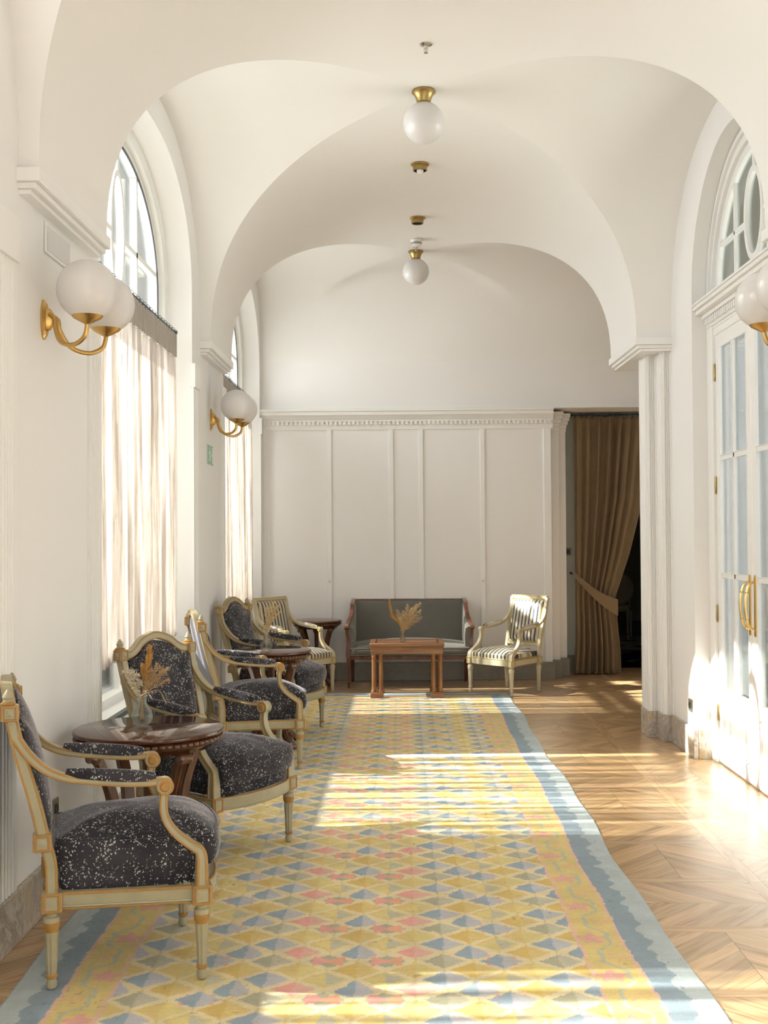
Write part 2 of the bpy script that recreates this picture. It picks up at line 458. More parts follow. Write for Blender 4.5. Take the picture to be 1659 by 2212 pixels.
def arch_z(y, yc, hw, zs, rise, p):
    d = min(1.0, abs(y-yc)/hw); return zs + rise*(1-d**p)**(1/p)
def arch_pts(yc, hw, zs, rise, p, n=40):
    out = []
    for i in range(n+1):
        a = math.pi*i/n; c, s_ = math.cos(a), math.sin(a)
        out.append((yc - hw*math.copysign(abs(c)**(2/p), c), zs + rise*abs(s_)**(2/p)))
    return out
def arch_outline(yc, hw, z0, zs, rise, p, n=40):
    return [(yc-hw, z0)] + arch_pts(yc, hw, zs, rise, p, n) + [(yc+hw, z0)]
def arch_band(mb, x0, x1, A, B, m=0):
    """solid band between outline A (outer) and B (inner), between planes x0 and x1"""
    n = len(A); f = []
    v = [(x0,)+a for a in A] + [(x1,)+a for a in A] + [(x1,)+b for b in B] + [(x0,)+b for b in B]
    for i in range(n-1):
        for q in range(4):
            q2 = (q+1) % 4
            f.append((q*n+i, q*n+i+1, q2*n+i+1, q2*n+i))
    f += [(0, n, 2*n, 3*n), (n-1, 2*n-1, 3*n-1, 4*n-1)]
    mb.add(v, f, m)
def arch_wall(mb, xin, xout, y0, y1, ztop, holes, splay=0):
    y = y0
    for (yc, hw, zsill, zs, rise, p) in holes:
        mb.box(min(xin,xout), max(xin,xout), y, yc-hw-1e-4, 0, ztop)
        if zsill > 0: mb.box(min(xin,xout), max(xin,xout), yc-hw, yc+hw, 0, zsill)
        A = [(yc-hw, ztop), *[(q[0], ztop) for q in arch_pts(yc, hw, zs, rise, p)], (yc+hw, ztop)]
        B = [(yc-hw, zs), *arch_pts(yc, hw, zs, rise, p), (yc+hw, zs)]
        arch_band(mb, xin, xout, A, B)
        y = yc+hw
    mb.box(min(xin,xout), max(xin,xout), y, y1, 0, ztop)

WINS = [(-1.2, 1.25), (2.88, 1.25), (6.8, 1.25), (10.68, 1.21)]
w = MB(); arch_wall(w, WL, -1.80, YE-.2, YB+.3, 4.6, [(yc, hw, .55, 3.27, .79, 2.25) for yc, hw in WINS])
# piers project under the ribs of the vault
struct(w.build('wall_left', M_wall, angle=40))
DY, DHW = 6.9, .90
w = MB(); arch_wall(w, WR, 2.28, YE-.2, 8.84, 4.6, [(DY, DHW, 0, 3.15, .88, 2.0)])
w.box(1.81, 2.0, 4.39, 5.41, 0, 2.9); w.box(1.81, 2.0, .39, 1.41, 0, 2.9)
w.box(1.99, 4.4, 8.84, 9.41, 0, 4.6)
w.box(4.35, 4.6, 9.3, 12.7, 0, 4.6)
struct(w.build('wall_right', M_wall, angle=40))
w = MB()
w.box(-1.7, 1.46, YB, YB+.15, 0, 4.6); w.box(1.46, 1.56, YB, YB+.15, 0, 2.864)
w.box(1.46, 4.5, YB, YB+.62, 2.865, 4.6)
struct(w.build('wall_back', M_wall))
w = MB(); w.box(1.2, 2.02, 12.62, 12.80, 0, 2.87); w.box(1.2, 1.5, 12.15, 12.62, 0, 2.87); w.box(3.15, 4.5, 12.62, 12.80, 0, 2.87); w.box(2.02, 3.15, 12.62, 12.80, 2.74, 2.87)
struct(w.build('wall_hall', M_hallwall))
w = MB(); w.box(-1.7, -1.1, YE-.2, YE, 0, 4.6); w.box(1.5, 2.2, YE-.2, YE, 0, 4.6); w.box(-1.1, 1.5, YE-.2, YE, 3.6, 4.6); w.box(-1.1, 1.5, YE-.2, YE, 0, .2)
struct(w.build('wall_front', M_wall))
# dim room beyond the curtain
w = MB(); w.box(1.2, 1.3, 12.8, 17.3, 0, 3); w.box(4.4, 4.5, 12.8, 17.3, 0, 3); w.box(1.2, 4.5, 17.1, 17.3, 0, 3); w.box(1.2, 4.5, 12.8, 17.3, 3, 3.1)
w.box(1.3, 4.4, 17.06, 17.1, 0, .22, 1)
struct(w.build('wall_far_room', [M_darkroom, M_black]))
# room behind the glazed doors
w = MB(); w.box(2.28, 4.2, 5.3, 5.4, 0, 4.6); w.box(2.28, 4.2, 8.6, 8.7, 0, 4.6); w.box(4.1, 4.2, 5.3, 8.7, 0, .4)
w.box(2.28, 4.2, 5.3, 8.7, 4.55, 4.65); w.box(4.1, 4.2, 5.3, 8.7, 3.9, 4.6)  # far side left open so light reaches the door sheers
struct(w.build('wall_side_room', plain('side_room_paint', (.42,.42,.38), .8, var=.03)))

# ---- floor: parquet of framed squares with mirrored diagonal boards
def clip(poly, a, b, c):         # keep a*x+b*y<=c
    out = []
    for i in range(len(poly)):
        p, q = poly[i], poly[(i+1) % len(poly)]
        dp, dq = a*p[0]+b*p[1]-c, a*q[0]+b*q[1]-c
        if dp <= 0: out.append(p)
        if (dp < 0 < dq) or (dq < 0 < dp):
            t = dp/(dp-dq); out.append((p[0]+(q[0]-p[0])*t, p[1]+(q[1]-p[1])*t))
    return out
fverts, ffaces, fuv, ftint = [], [], [], []
def plank(poly, d, tone=1.0):
    if len(poly) < 3: return
    cx = sum(p[0] for p in poly)/len(poly); cy = sum(p[1] for p in poly)/len(poly)
    o = len(fverts); ou, ov = U(0, 50), U(0, 50)
    r = U(.80, 1.14)*tone; tint = (r*U(.97,1.03), r, r*U(.94,1.04), 1)
    for p in poly:
        L = math.hypot(p[0]-cx, p[1]-cy) or 1
        k = 1 - .0007/L*1.4
        x, y = cx+(p[0]-cx)*k, cy+(p[1]-cy)*k
        fverts.append((x, y, 0)); fuv.append((x*d[0]+y*d[1]+ou, -x*d[1]+y*d[0]+ov)); ftint.append(tint)
    ffaces.append(tuple(range(o, len(fverts))))
SQ, BW, PW = .62, .062, .062
s2 = math.sqrt(.5)
for ix in range(-4, 10):
    for iy in range(-5, 24):
        x0, y0 = .28 + ix*SQ, .1 + iy*SQ
        if x0 > 4.5 or x0 < -2.4: continue
        if x0 > 2.2 and y0 < 8.3: continue
        plank([(x0,y0),(x0+BW,y0),(x0+BW,y0+SQ),(x0,y0+SQ)], (0,1), 1.05)
        plank([(x0+BW,y0),(x0+SQ,y0),(x0+SQ,y0+BW),(x0+BW,y0+BW)], (1,0), 1.05)
        X0, X1, Y0, Y1 = x0+BW, x0+SQ, y0+BW, y0+SQ
        flip = (ix+iy) % 2
        xm, ym = (X0+X1)/2, (Y0+Y1)/2
        halves = [(X0,xm,Y0,Y1),(xm,X1,Y0,Y1)] if flip else [(X0,X1,Y0,ym),(X0,X1,ym,Y1)]
        for h, (a0,a1,b0,b1) in enumerate(halves):
            sgn = 1 if h == 0 else -1
            d = (s2, s2*sgn); n = (-d[1], d[0])
            rect = [(a0,b0),(a1,b0),(a1,b1),(a0,b1)]
            pr = [p[0]*n[0]+p[1]*n[1] for p in rect]; c0 = (xm*n[0]+ym*n[1])
            k0 = math.floor((min(pr)-c0)/PW); k1 = math.ceil((max(pr)-c0)/PW)
            for k in range(k0, k1):
                lo, hi = c0+k*PW, c0+(k+1)*PW
                plank(clip(clip(rect, n[0], n[1], hi), -n[0], -n[1], -lo), d)
fo = len(fverts)
fverts += [(-2.2,-3,-.003),(4.6,-3,-.003),(4.6,13.0,-.003),(-2.2,13.0,-.003)]; ffaces.append((fo,fo+1,fo+2,fo+3))
fuv += [(0,0)]*4; ftint += [(1,1,1,1)]*4
me = bpy.data.meshes.new('floor'); me.from_pydata(fverts, [], ffaces)
me.materials.append(M_parquet); me.materials.append(M_gap)
me.polygons[len(ffaces)-1].material_index = 1
ul = me.uv_layers.new(name='grain'); li = np.empty(len(me.loops), dtype=np.int32); me.loops.foreach_get('vertex_index', li)
ul.data.foreach_set('uv', np.array(fuv, dtype=np.float32)[li].ravel())
at = me.color_attributes.new('tint', 'FLOAT_COLOR', 'POINT'); at.data.foreach_set('color', np.array(ftint, dtype=np.float32).ravel())
fl = bpy.data.objects.new('floor', me); COL.objects.link(fl); struct(fl)
# marble floor with dark inlay in the room beyond
f = MB(); f.box(1.3, 4.4, 13.0, 17.1, -.02, 0, 0)
for i in range(-2, 4):
    for j in range(4):
        cx, cy = 2.2+i*.75, 13.7+j*.85
        if 1.7 < cx < 4:
            f.prism([(cx-.3,cy-.04),(cx+.02,cy+.28),(cx+.1,cy+.2),(cx-.22,cy-.12)], 'z', -.005, .0015, 1)
            f.prism([(cx+.28,cy-.1),(cx+.4,cy),(cx+.28,cy+.1),(cx+.16,cy)], 'z', -.005, .0015, 1)
struct(f.build('floor', [marble('pale_floor_marble', [(.3,(.34,.32,.27)),(.7,(.46,.43,.37))], 3), plain('dark_inlay', (.03,.03,.03), .2, var=.1)]))

# ---- marble baseboards
BB = .2
b = MB()
for a0, a1 in ((YE, -2.3), (.1, 1.5), (4.1, 5.5), (8.1, 9.43)): b.box(WL-.01, WL+.022, a0, a1, 0, BB)
for yc, hw in WINS: b.box(WL-.01, WL+.02, yc-hw, yc+hw, 0, BB)
struct(b.build('baseboard_left', M_marble, bevel=.004))
b = MB(); b.box(-1.49, 1.46, YB-.022, YB+.01, 0, .19)
b.box(1.45, 1.60, 11.955, 12.1, 0, .19); b.box(1.45, 1.70, 12.1, 12.28, 0, .19); b.box(1.45, 1.80, 12.28, 12.5, 0, .19); b.box(1.8, 2.02, 12.6, 12.63, 0, .19)
struct(b.build('baseboard_back', M_marble_dark, bevel=.004))
b = MB(); b.box(WR-.022, WR+.01, 7.78, 8.42, 0, BB); b.box(WR+.011, WR+.14, 7.778, 7.802, 0, BB)
b.box(1.915, 2.02, 8.42, 8.6, 0, BB); b.box(1.845, 2.02, 8.6, 8.86, 0, BB); b.box(WR-.022, WR+.01, 5.43, 6.0, 0, BB)
b.box(1.79, 1.82, 4.37, 5.43, 0, BB)
struct(b.build('baseboard_right', M_marble, bevel=.004))

# ---- fluted pilaster strips and imposts
def flute_profile(a0, a1, depth, n, plain_frac=.18):
    """height profile across [a0,a1] -> list (a, h)"""
    w_ = a1-a0; p = [(a0, 0), (a0, depth)]; e = w_*plain_frac; inner = w_-2*e; q = inner/n
    for i in range(n):
        s_ = a0+e+i*q
        p += [(s_+q*.15, depth), (s_+q*.3, depth*.3), (s_+q*.7, depth*.3), (s_+q*.85, depth)]
    return p + [(a1, depth), (a1, 0)]
T = MB()
def fl_x(mb, x, sgn, y0, y1, z0, z1, depth=.014, n=4):     # on a wall facing +-x
    pr = flute_profile(y0, y1, depth, n)
    mb.rings([[(x+sgn*h, a, z) for a, h in pr] for z in (z0, z1)])
def fl_y(mb, y, x0, x1, z0, z1, depth=.012, n=3):          # facing -y
    pr = flute_profile(x0, x1, depth, n)
    mb.rings([[(a, y-h, z) for a, h in pr] for z in (z0, z1)])
tn = [0]
def trim(mb, mat=None, bevel=0, label=None):
    tn[0] += 1; return struct(mb.build('trim_%d' % tn[0], mat or M_trim, bevel=bevel), label)
for yc, hw in WINS:
    for y0, y1 in ((yc-hw-.2, yc-hw+.01), (yc+hw-.01, yc+hw+.2)):
        if y1 > YB+.2 or y0 < YE: continue
        t = MB(); y1c = min(y1, YB)
        fl_x(t, WL, 1, y0, y1c, BB, 2.60, .013, 4)
        t.box(WL-.01, WL+.026, y0-.012, y1c, 2.60, 2.77)
        trim(t)
for r0, r1 in ((.39, 1.41), (4.39, 5.41), (8.39, 9.41)):
    t = MB(); t.box(WL-.05, XL+.012, r0-.03, r1+.03, 2.93, 2.985); t.box(WL-.05, XL-.008, r0-.015, r1+.015, 2.905, 2.93); t.box(WL-.05, XL-.03, r0-.005, r1+.005, 2.885, 2.905)
    trim(t, bevel=.003)
    t = MB(); t.box(XR-.012, 2.05, r0-.03, r1+.03, 2.93, 2.985); t.box(XR+.008, 2.05, r0-.015, r1+.015, 2.905, 2.93); t.box(XR+.03, 2.05, r0-.005, r1+.005, 2.885, 2.905)
    trim(t, bevel=.003)
# stepped fluted pier on the right
t = MB(); t.box(1.94, 2.01, 8.435, 8.60, BB, 2.89); fl_y(t, 8.435, 1.94, 2.0, BB, 2.89, .012, 3); fl_x(t, 1.94, -1, 8.435, 8.60, BB, 2.89, .012, 3); trim(t)
t = MB(); t.box(1.865, 2.01, 8.61, 8.85, BB, 2.89); fl_y(t, 8.61, 1.865, 1.93, BB, 2.89, .012, 3); fl_x(t, 1.865, -1, 8.61, 8.85, BB, 2.89, .012, 3); trim(t)

# ---- far wall cornice, dentils, panel strips
def sweepx(mb, pr, x0, x1): mb.rings([[(x0, y, z) for y, z in pr], [(x1, y, z) for y, z in pr]])
t = MB(); sweepx(t, [(YB+.01,2.90),(YB-.035,2.90),(YB-.035,2.872),(YB-.05,2.868),(YB-.05,2.862),(YB+.01,2.862)], -1.49, 4.3); trim(t)
t = MB()
crown = [(YB+.01,2.86),(YB-.10,2.86),(YB-.10,2.84),(YB-.085,2.832),(YB-.085,2.80),(YB-.06,2.785),(YB-.05,2.765),(YB-.03,2.75),(YB-.03,2.735),(YB-.018,2.735),(YB-.018,2.68),(YB-.012,2.65),(YB+.01,2.65)]
sweepx(t, crown, -1.49, 1.60); trim(t)
t = MB(); x = -1.46
while x < 1.57: t.box(x, x+.026, YB-.04, YB-.01, 2.70, 2.736); x += .047
trim(t, label='row of small white dentils under the cornice')
t = MB()
for xc_ in (-.765, -.11, .205, .855, 1.52): t.box(xc_-.024, xc_+.024, YB-.016, YB+.01, .19, 2.65)
t.box(-1.49, -1.43, YB-.012, YB+.01, .19, 2.65); t.box(1.50, 1.577, 11.975, 12.1, .19, 2.65)
trim(t, bevel=.003)
t = MB()
for xb, yb in ((1.683, 12.16), (1.785, 12.36)):
    t.box(1.5, xb, yb, yb+.3, .19, 2.66)
    for dz, ex in ((2.84,.05),(2.80,.04),(2.76,.026),(2.72,.012)): t.box(1.5, xb+ex, yb-ex, yb+.3, dz-.04, dz)
    t.box(1.5, xb+.006, yb-.006, yb+.3, 2.64, 2.68)
trim(t, M_trim, bevel=.003)

# ---- windows on the left
M_frame = plain('window_frame_paint', (.84,.84,.82), .45, var=.01)
def oval(yc, zc, a, b_, n=36): return [(yc+a*math.cos(2*math.pi*i/n), zc+b_*math.sin(2*math.pi*i/n)) for i in range(n)]
def ring_tube(mb, x, pts, hw, hd, m=0):
    mb.sweep([(x, y, z) for y, z in pts], (1,0,0), [(-hd,-hw),(hd,-hw),(hd,hw),(-hd,hw)], loop=True, m=m)
for wi, (yc, hw) in enumerate(WINS):
    e = empty('window_%d' % ((3,4,1,2)[wi] if False else wi+1), (0,0,0)); struct(e)
    AO = arch_outline(yc, hw+.02, .55, 3.27, .81, 2.25); AI = arch_outline(yc, hw-.115, .55, 3.24, .735, 2.2)
    AG = arch_outline(yc, hw-.17, .62, 3.21, .72, 2.15)
    m_ = MB(); arch_band(m_, -1.66, -1.78, AO, AI); arch_band(m_, -1.70, -1.76, AI, AG)
    m_.box(-1.78, -1.66, yc-hw, yc+hw, .55, .63); m_.box(-1.78, WL+.02, yc-hw+.01, yc+hw-.01, .545, .575)
    m_.build('window_frame', M_frame, e)
    g = MB(); A2 = arch_outline(yc, hw-.171, .62, 3.21, .719, 2.15); A3 = arch_outline(yc, hw-.186, .62, 3.21, .704, 2.15)
    arch_band(g, -1.692, -1.70, A2, A3); g.box(-1.53, -1.50, yc-hw+.02, yc+hw-.02, .576, .60); g.build('gasket', M_sillline, e)
    mu = MB(); X = -1.72; G = hw-.17
    for x_ in (X, -1.80):
        mu.box(x_-.018, x_+.018, yc-.02, yc+.02, .62, 3.02 if x_ == X else 3.0); mu.box(x_-.018, x_+.018, yc-.02, yc+.02, 3.74, 3.92)
        for k in (-1, 1):
            yy = yc+k*G*.46; mu.box(x_-.015, x_+.015, yy-.016, yy+.016, .62, arch_z(yy, yc, G, 3.21, .72, 2.15)-.005)
            for zz in (3.36,):
                y1_ = yc+k*.15; y2_ = yc+k*G*.97; mu.box(x_-.015, x_+.015, min(y1_,y2_), max(y1_,y2_), zz-.016, zz+.016)
        for zz in (2.86,): mu.box(x_-.02, x_+.02, yc-G, yc+G, zz-.022, zz+.022)
        ring_tube(mu, x_, oval(yc, 3.38, .15, .36), .018, .017)
    mu.build('glazing_bars', M_frame, e)
    g = MB(); o_ = arch_outline(yc, hw-.17, .62, 3.21, .72, 2.15); g.prism([(a, b2) for a, b2 in o_], 'x', -1.732, -1.728); g.build('pane', M_glass, e)
e = empty('window_5', (0,0,0)); struct(e)  # unseen end window, added to let light in from behind
m_ = MB()
for x0 in (-1.1, -.25, .6, 1.44): m_.box(x0, x0+.06, YE-.14, YE-.06, .2, 3.6)
for z0 in (.2, 1.3, 2.4, 3.54): m_.box(-1.1, 1.5, YE-.14, YE-.06, z0, z0+.06)
m_.build('window_frame', M_frame, e)
g = MB(); g.box(-1.1, 1.5, YE-.102, YE-.098, .2, 3.6); g.build('pane', M_glass, e)

# ---- sheer curtains
def curtain(y0, y1, z0, z1, x, label, glabel, nf):
    e = empty('sheer_curtain', (x, (y0+y1)/2, z0), 0, label, 'curtain')
    ym = (y0+y1)/2; NY, NZ = nf*10, 26
    def dx(s_, zt):
        a = .012 + .022*(1-zt)**.6
        return a*math.sin(2*math.pi*nf*s_ + 1.2*math.sin(s_*9)) + .012*math.sin(s_*31+zt*2)*(1-zt)
    hz = .16
    def sheet(za, zb, n, extra=0):
        rows = []
        for k in range(n+1):
            z = za+(zb-za)*k/n; zt = (z-z0)/(z1-z0)
            rows.append([(dx(i/NY, zt)+extra, y0+(y1-y0)*i/NY-ym, z-z0) for i in range(NY+1)])
        return rows
    m_ = MB(); m_.rings(sheet(z0, z1-hz, NZ), closed=False, cap=False); o = m_.build('cloth', M_sheer, e)
    sd = o.modifiers.new('s', 'SOLIDIFY'); sd.thickness = .0006
    m_ = MB()
    rows = []
    for k in range(7):
        z = z1-hz+hz*k/6
        rows.append([(.014*(1 if math.sin(2*math.pi*nf*1.6*i/NY) > 0 else -.4)+.002, y0+(y1-y0)*i/NY-ym, z-z0) for i in range(NY+1)])
    m_.rings(rows, closed=False, cap=False); o = m_.build('pleated_heading', M_header, e)
    sd = o.modifiers.new('s', 'SOLIDIFY'); sd.thickness = .002
    nr = int((y1-y0)/.085)
    for i in range(nr+1):
        yy = y0+(y1-y0)*i/nr-ym
        rg = MB(); rg.tube([(.020*math.cos(a), yy+.004*math.sin(a), z1-z0+.014+.020*math.sin(a)) for a in [2*math.pi*k/16 for k in range(16)]], .0022, 6, loop=True)
        rg.build('curtain_ring', M_black, e)
    r = MB(); r.tube([(x, y0-.1, z1+.018), (x, y1+.03, z1+.018)], .008, 10)
    for yy in (y0-.1, y1+.03): r.lathe([(.004,-.012),(.014,-.008),(.014,.008),(.004,.012)], 10, M=Matrix.Translation((x, yy, z1+.018)) @ Matrix.Rotation(math.pi/2, 4, 'X'))
    r.box(x-.12, x, y1+.0, y1+.012, z1+.012, z1+.026)
    tag(r.build('curtain_rod', M_black), glabel, 'curtain rod')
curtain(5.66, 7.80, .86, 2.935, -1.565, 'long pale linen sheer curtain in the nearer arched window, behind the first wall lamp', 'thin dark rod carrying the nearer sheer curtain across the arched window', 19)
curtain(9.60, 11.76, .86, 2.935, -1.565, 'narrow-looking pale sheer curtain in the farther arched window, left of the panelled wall', 'thin dark rod carrying the farther sheer curtain beside the end wall', 18)
curtain(1.85, 4.05, .86, 2.935, -1.565, 'unseen pale linen sheer curtain added beside the camera to shape the sun patch', 'unseen thin dark rod carrying the added sheer curtain beside the camera', 19)  # extra curtain out of view, added to shape the sun on the rug
# parapet added outside, its height set to block the low sun
pw = MB(); pw.box(-2.55, -2.33, YE, YB+2, -.3, 1.40); pw.box(-2.60, -2.28, YE, YB+2, 1.38, 1.46)
struct(pw.build('wall_added_parapet', M_stone))
gd = MB(); gd.box(-9, -1.8, -6, 16, -.4, -.3); struct(gd.build('ground', M_stone))

# ---- glazed double doors, fanlight and door head on the right
XD = 2.12
DW = .76
def door_leaf(name, ya, yb, hinge_side, label):
    e = empty(name, (0,0,0)); struct(e, label)
    st, bz = .085, .50
    m_ = MB()
    m_.box(XD, XD+.04, ya, ya+st, 0.008, 2.86); m_.box(XD, XD+.04, yb-st, yb, 0.008, 2.86)
    m_.box(XD, XD+.04, ya+st, yb-st, 2.78, 2.86); m_.box(XD, XD+.04, ya+st, yb-st, .008, .11); m_.box(XD, XD+.04, ya+st, yb-st, .42, .50)
    m_.box(XD+.012, XD+.03, ya+st, yb-st, .11, .42)
    ym = (ya+yb)/2
    m_.box(XD+.004, XD+.036, ym-.014, ym+.014, .5, 2.78)
    for zz in (1.26, 2.04): m_.box(XD+.004, XD+.036, ya+st, yb-st, zz-.016, zz+.016)
    m_.build('leaf_frame', M_door, e, bevel=.003)
    mo = MB()
    for (a0, a1) in ((ya+st, ym-.014), (ym+.014, yb-st)):
        for (b0, b1) in ((.5,1.244),(1.276,2.024),(2.056,2.78)):
            mo.sweep([(XD+.002,a0,b0),(XD+.002,a1,b0),(XD+.002,a1,b1),(XD+.002,a0,b1)], (1,0,0), [(-.004,-.006),(.004,-.006),(.004,.006),(-.004,.006)], loop=True)
    mo.sweep([(XD+.006,ya+st+.02,.13),(XD+.006,yb-st-.02,.13),(XD+.006,yb-st-.02,.40),(XD+.006,ya+st+.02,.40)], (1,0,0), [(-.006,-.008),(.008,-.008),(.008,.008),(-.006,.008)], loop=True)
    mo.build('glazing_moulding', M_door, e)
    for (a0, a1) in ((ya+st, ym-.014), (ym+.014, yb-st)):
        for (b0, b1) in ((.5,1.244),(1.276,2.024),(2.056,2.78)):
            g = MB(); g.box(XD+.018, XD+.021, a0, a1, b0, b1); g.build('pane', M_glass, e)
    NY = 60; rows = []
    for k in range(8):
        z = .5+2.28*k/7
        rows.append([(XD+.075+.013*math.sin(i*1.25+.5*math.sin(i*.3)), ya+.05+(yb-ya-.1)*i/NY, z) for i in range(NY+1)])
    c = MB(); c.rings(rows, closed=False, cap=False); c.build('door_curtain', M_doorsheer, e)
    yh = yb if hinge_side > 0 else ya
    for zz in (.34, 1.0, 1.86, 2.62):
        h = MB(); h.lathe([(.001,-.062),(.004,-.056),(.0065,-.05),(.0065,.05),(.004,.056),(.001,.062)], 10, c=(XD-.006, yh, zz)); h.build('hinge', M_brass_dark, e)
    # pull handle by the meeting stile
    yk = ya+.045 if hinge_side > 0 else yb-.045
    h = MB()
    h.box(XD-.006, XD+.001, yk-.016, yk+.016, .93, 1.27)
    for zz, r_ in ((.93,.016),(1.27,.016)): h.lathe([(.016,-.006),(.016,0)], 16, M=Matrix.Translation((XD, yk, zz)) @ Matrix.Rotation(math.pi/2,4,'Y'))
    pth = catmull([(XD-.004,yk,.955),(XD-.03,yk,.965),(XD-.052,yk,1.01),(XD-.062,yk,1.10),(XD-.052,yk,1.19),(XD-.03,yk,1.235),(XD-.004,yk,1.245)], 6)
    h.tube(pth, lambda t: .0065+.0025*math.sin(math.pi*t), 10)
    for zz in (.965, 1.235, 1.02, 1.18): h.lathe([(.003,-.006),(.011,-.003),(.011,.003),(.003,.006)], 12, c=(XD-.028 if zz in (.965,1.235) else XD-.053, yk, zz))
    h.build('pull_handle', M_brass2, e)
    return e
door_leaf('door_1', DY+.005, DY+DW, 1, 'left leaf of the white glazed double door')
door_leaf('door_2', DY-DW, DY-.005, -1, 'right leaf of the white glazed double door, cut by the frame edge')
t = MB()
t.box(XD-.02, XD+.06, DY+DW+.006, DY+DHW, 0, 3.0); t.box(XD-.02, XD+.06, DY-DHW, DY-DW-.006, 0, 3.0); t.box(XD-.01, XD+.06, DY-DHW, DY+DHW, 2.868, 2.93)
for z0, z1, ex in ((2.915,2.935,.01),(2.935,3.0,.02),(3.0,3.03,.05),(3.03,3.06,.09),(3.06,3.085,.11),(3.085,3.10,.12)):
    t.box(XD-ex-.005, XD+.06, DY-DHW+.002, DY+DHW-.002, z0, z1)
trim(t, M_door, bevel=.003)
t = MB(); y = DY-DHW+.03
while y < DY+DHW-.04: t.box(XD-.045, XD-.02, y, y+.026, 2.955, 2.998); y += .047
trim(t, M_door, label='dentils over the glazed double door')
e = empty('window_6', (0,0,0)); struct(e, 'arched fanlight above the glazed double door')
FO = arch_outline(DY, DHW+.01, 3.09, 3.15, .88, 2.0); FM = arch_outline(DY, .84, 3.09, 3.14, .80, 2.0); FI = arch_outline(DY, .78, 3.14, 3.15, .735, 2.0); FA = arch_outline(DY, .86, 3.09, 3.14, .83, 2)
m_ = MB(); arch_band(m_, XD+.0, XD+.10, FO, FM); arch_band(m_, XD+.025, XD+.09, FM, FI); m_.box(XD+.02, XD+.09, DY-.8, DY+.8, 3.09, 3.15)
arch_band(m_, XD-.02, XD+.01, arch_outline(DY, .895, 3.1, 3.15, .875, 2), arch_outline(DY, .865, 3.1, 3.15, .84, 2))
m_.build('window_frame', M_door, e)
mu = MB(); X = XD+.045
mu.box(X-.015, X+.015, DY-.016, DY+.016, 3.14, 3.22); mu.box(X-.015, X+.015, DY-.016, DY+.016, 3.76, 3.88)
for k in (-1, 1):
    yy = DY+k*.40; mu.box(X-.015, X+.015, yy-.014, yy+.014, 3.14, arch_z(yy, DY, .78, 3.15, .735, 2)+.005)
    a, c_ = sorted((DY+k*.17, DY+k*.775)); mu.box(X-.015, X+.015, a, c_, 3.47-.014, 3.47+.014)
ring_tube(mu, X, oval(DY, 3.49, .165, .27), .020, .02)
mu.build('glazing_bars', M_door, e, bevel=.003)
g = MB(); g.prism(arch_outline(DY, .79, 3.13, 3.15, .74, 2.0), 'x', XD+.043, XD+.047); g.build('pane', M_fanglass, e)

# ---- far door and fixtures of the structure
e = empty('door_3', (2.92, 16.62, 0), math.radians(62)); struct(e, 'white door leaf standing ajar in the dim room')
d = MB(); d.box(0, .8, -.02, .02, .01, 2.4)
for z0, z1 in ((.15,.55),(.62,.74),(.82,1.0),(1.1,2.25)): d.box(.09, .71, -.028, -.02, z0, z1)
d.build('leaf', plain('far_door_paint', (.42,.41,.36), .5, var=.03), e, bevel=.004)
h = MB(); h.box(.03, .07, -.034, -.02, .82, 1.14); h.tube([(.05,-.03,1.04),(.05,-.07,1.04),(.14,-.07,1.04)], .008, 8); h.build('lever_handle', M_brass2, e)
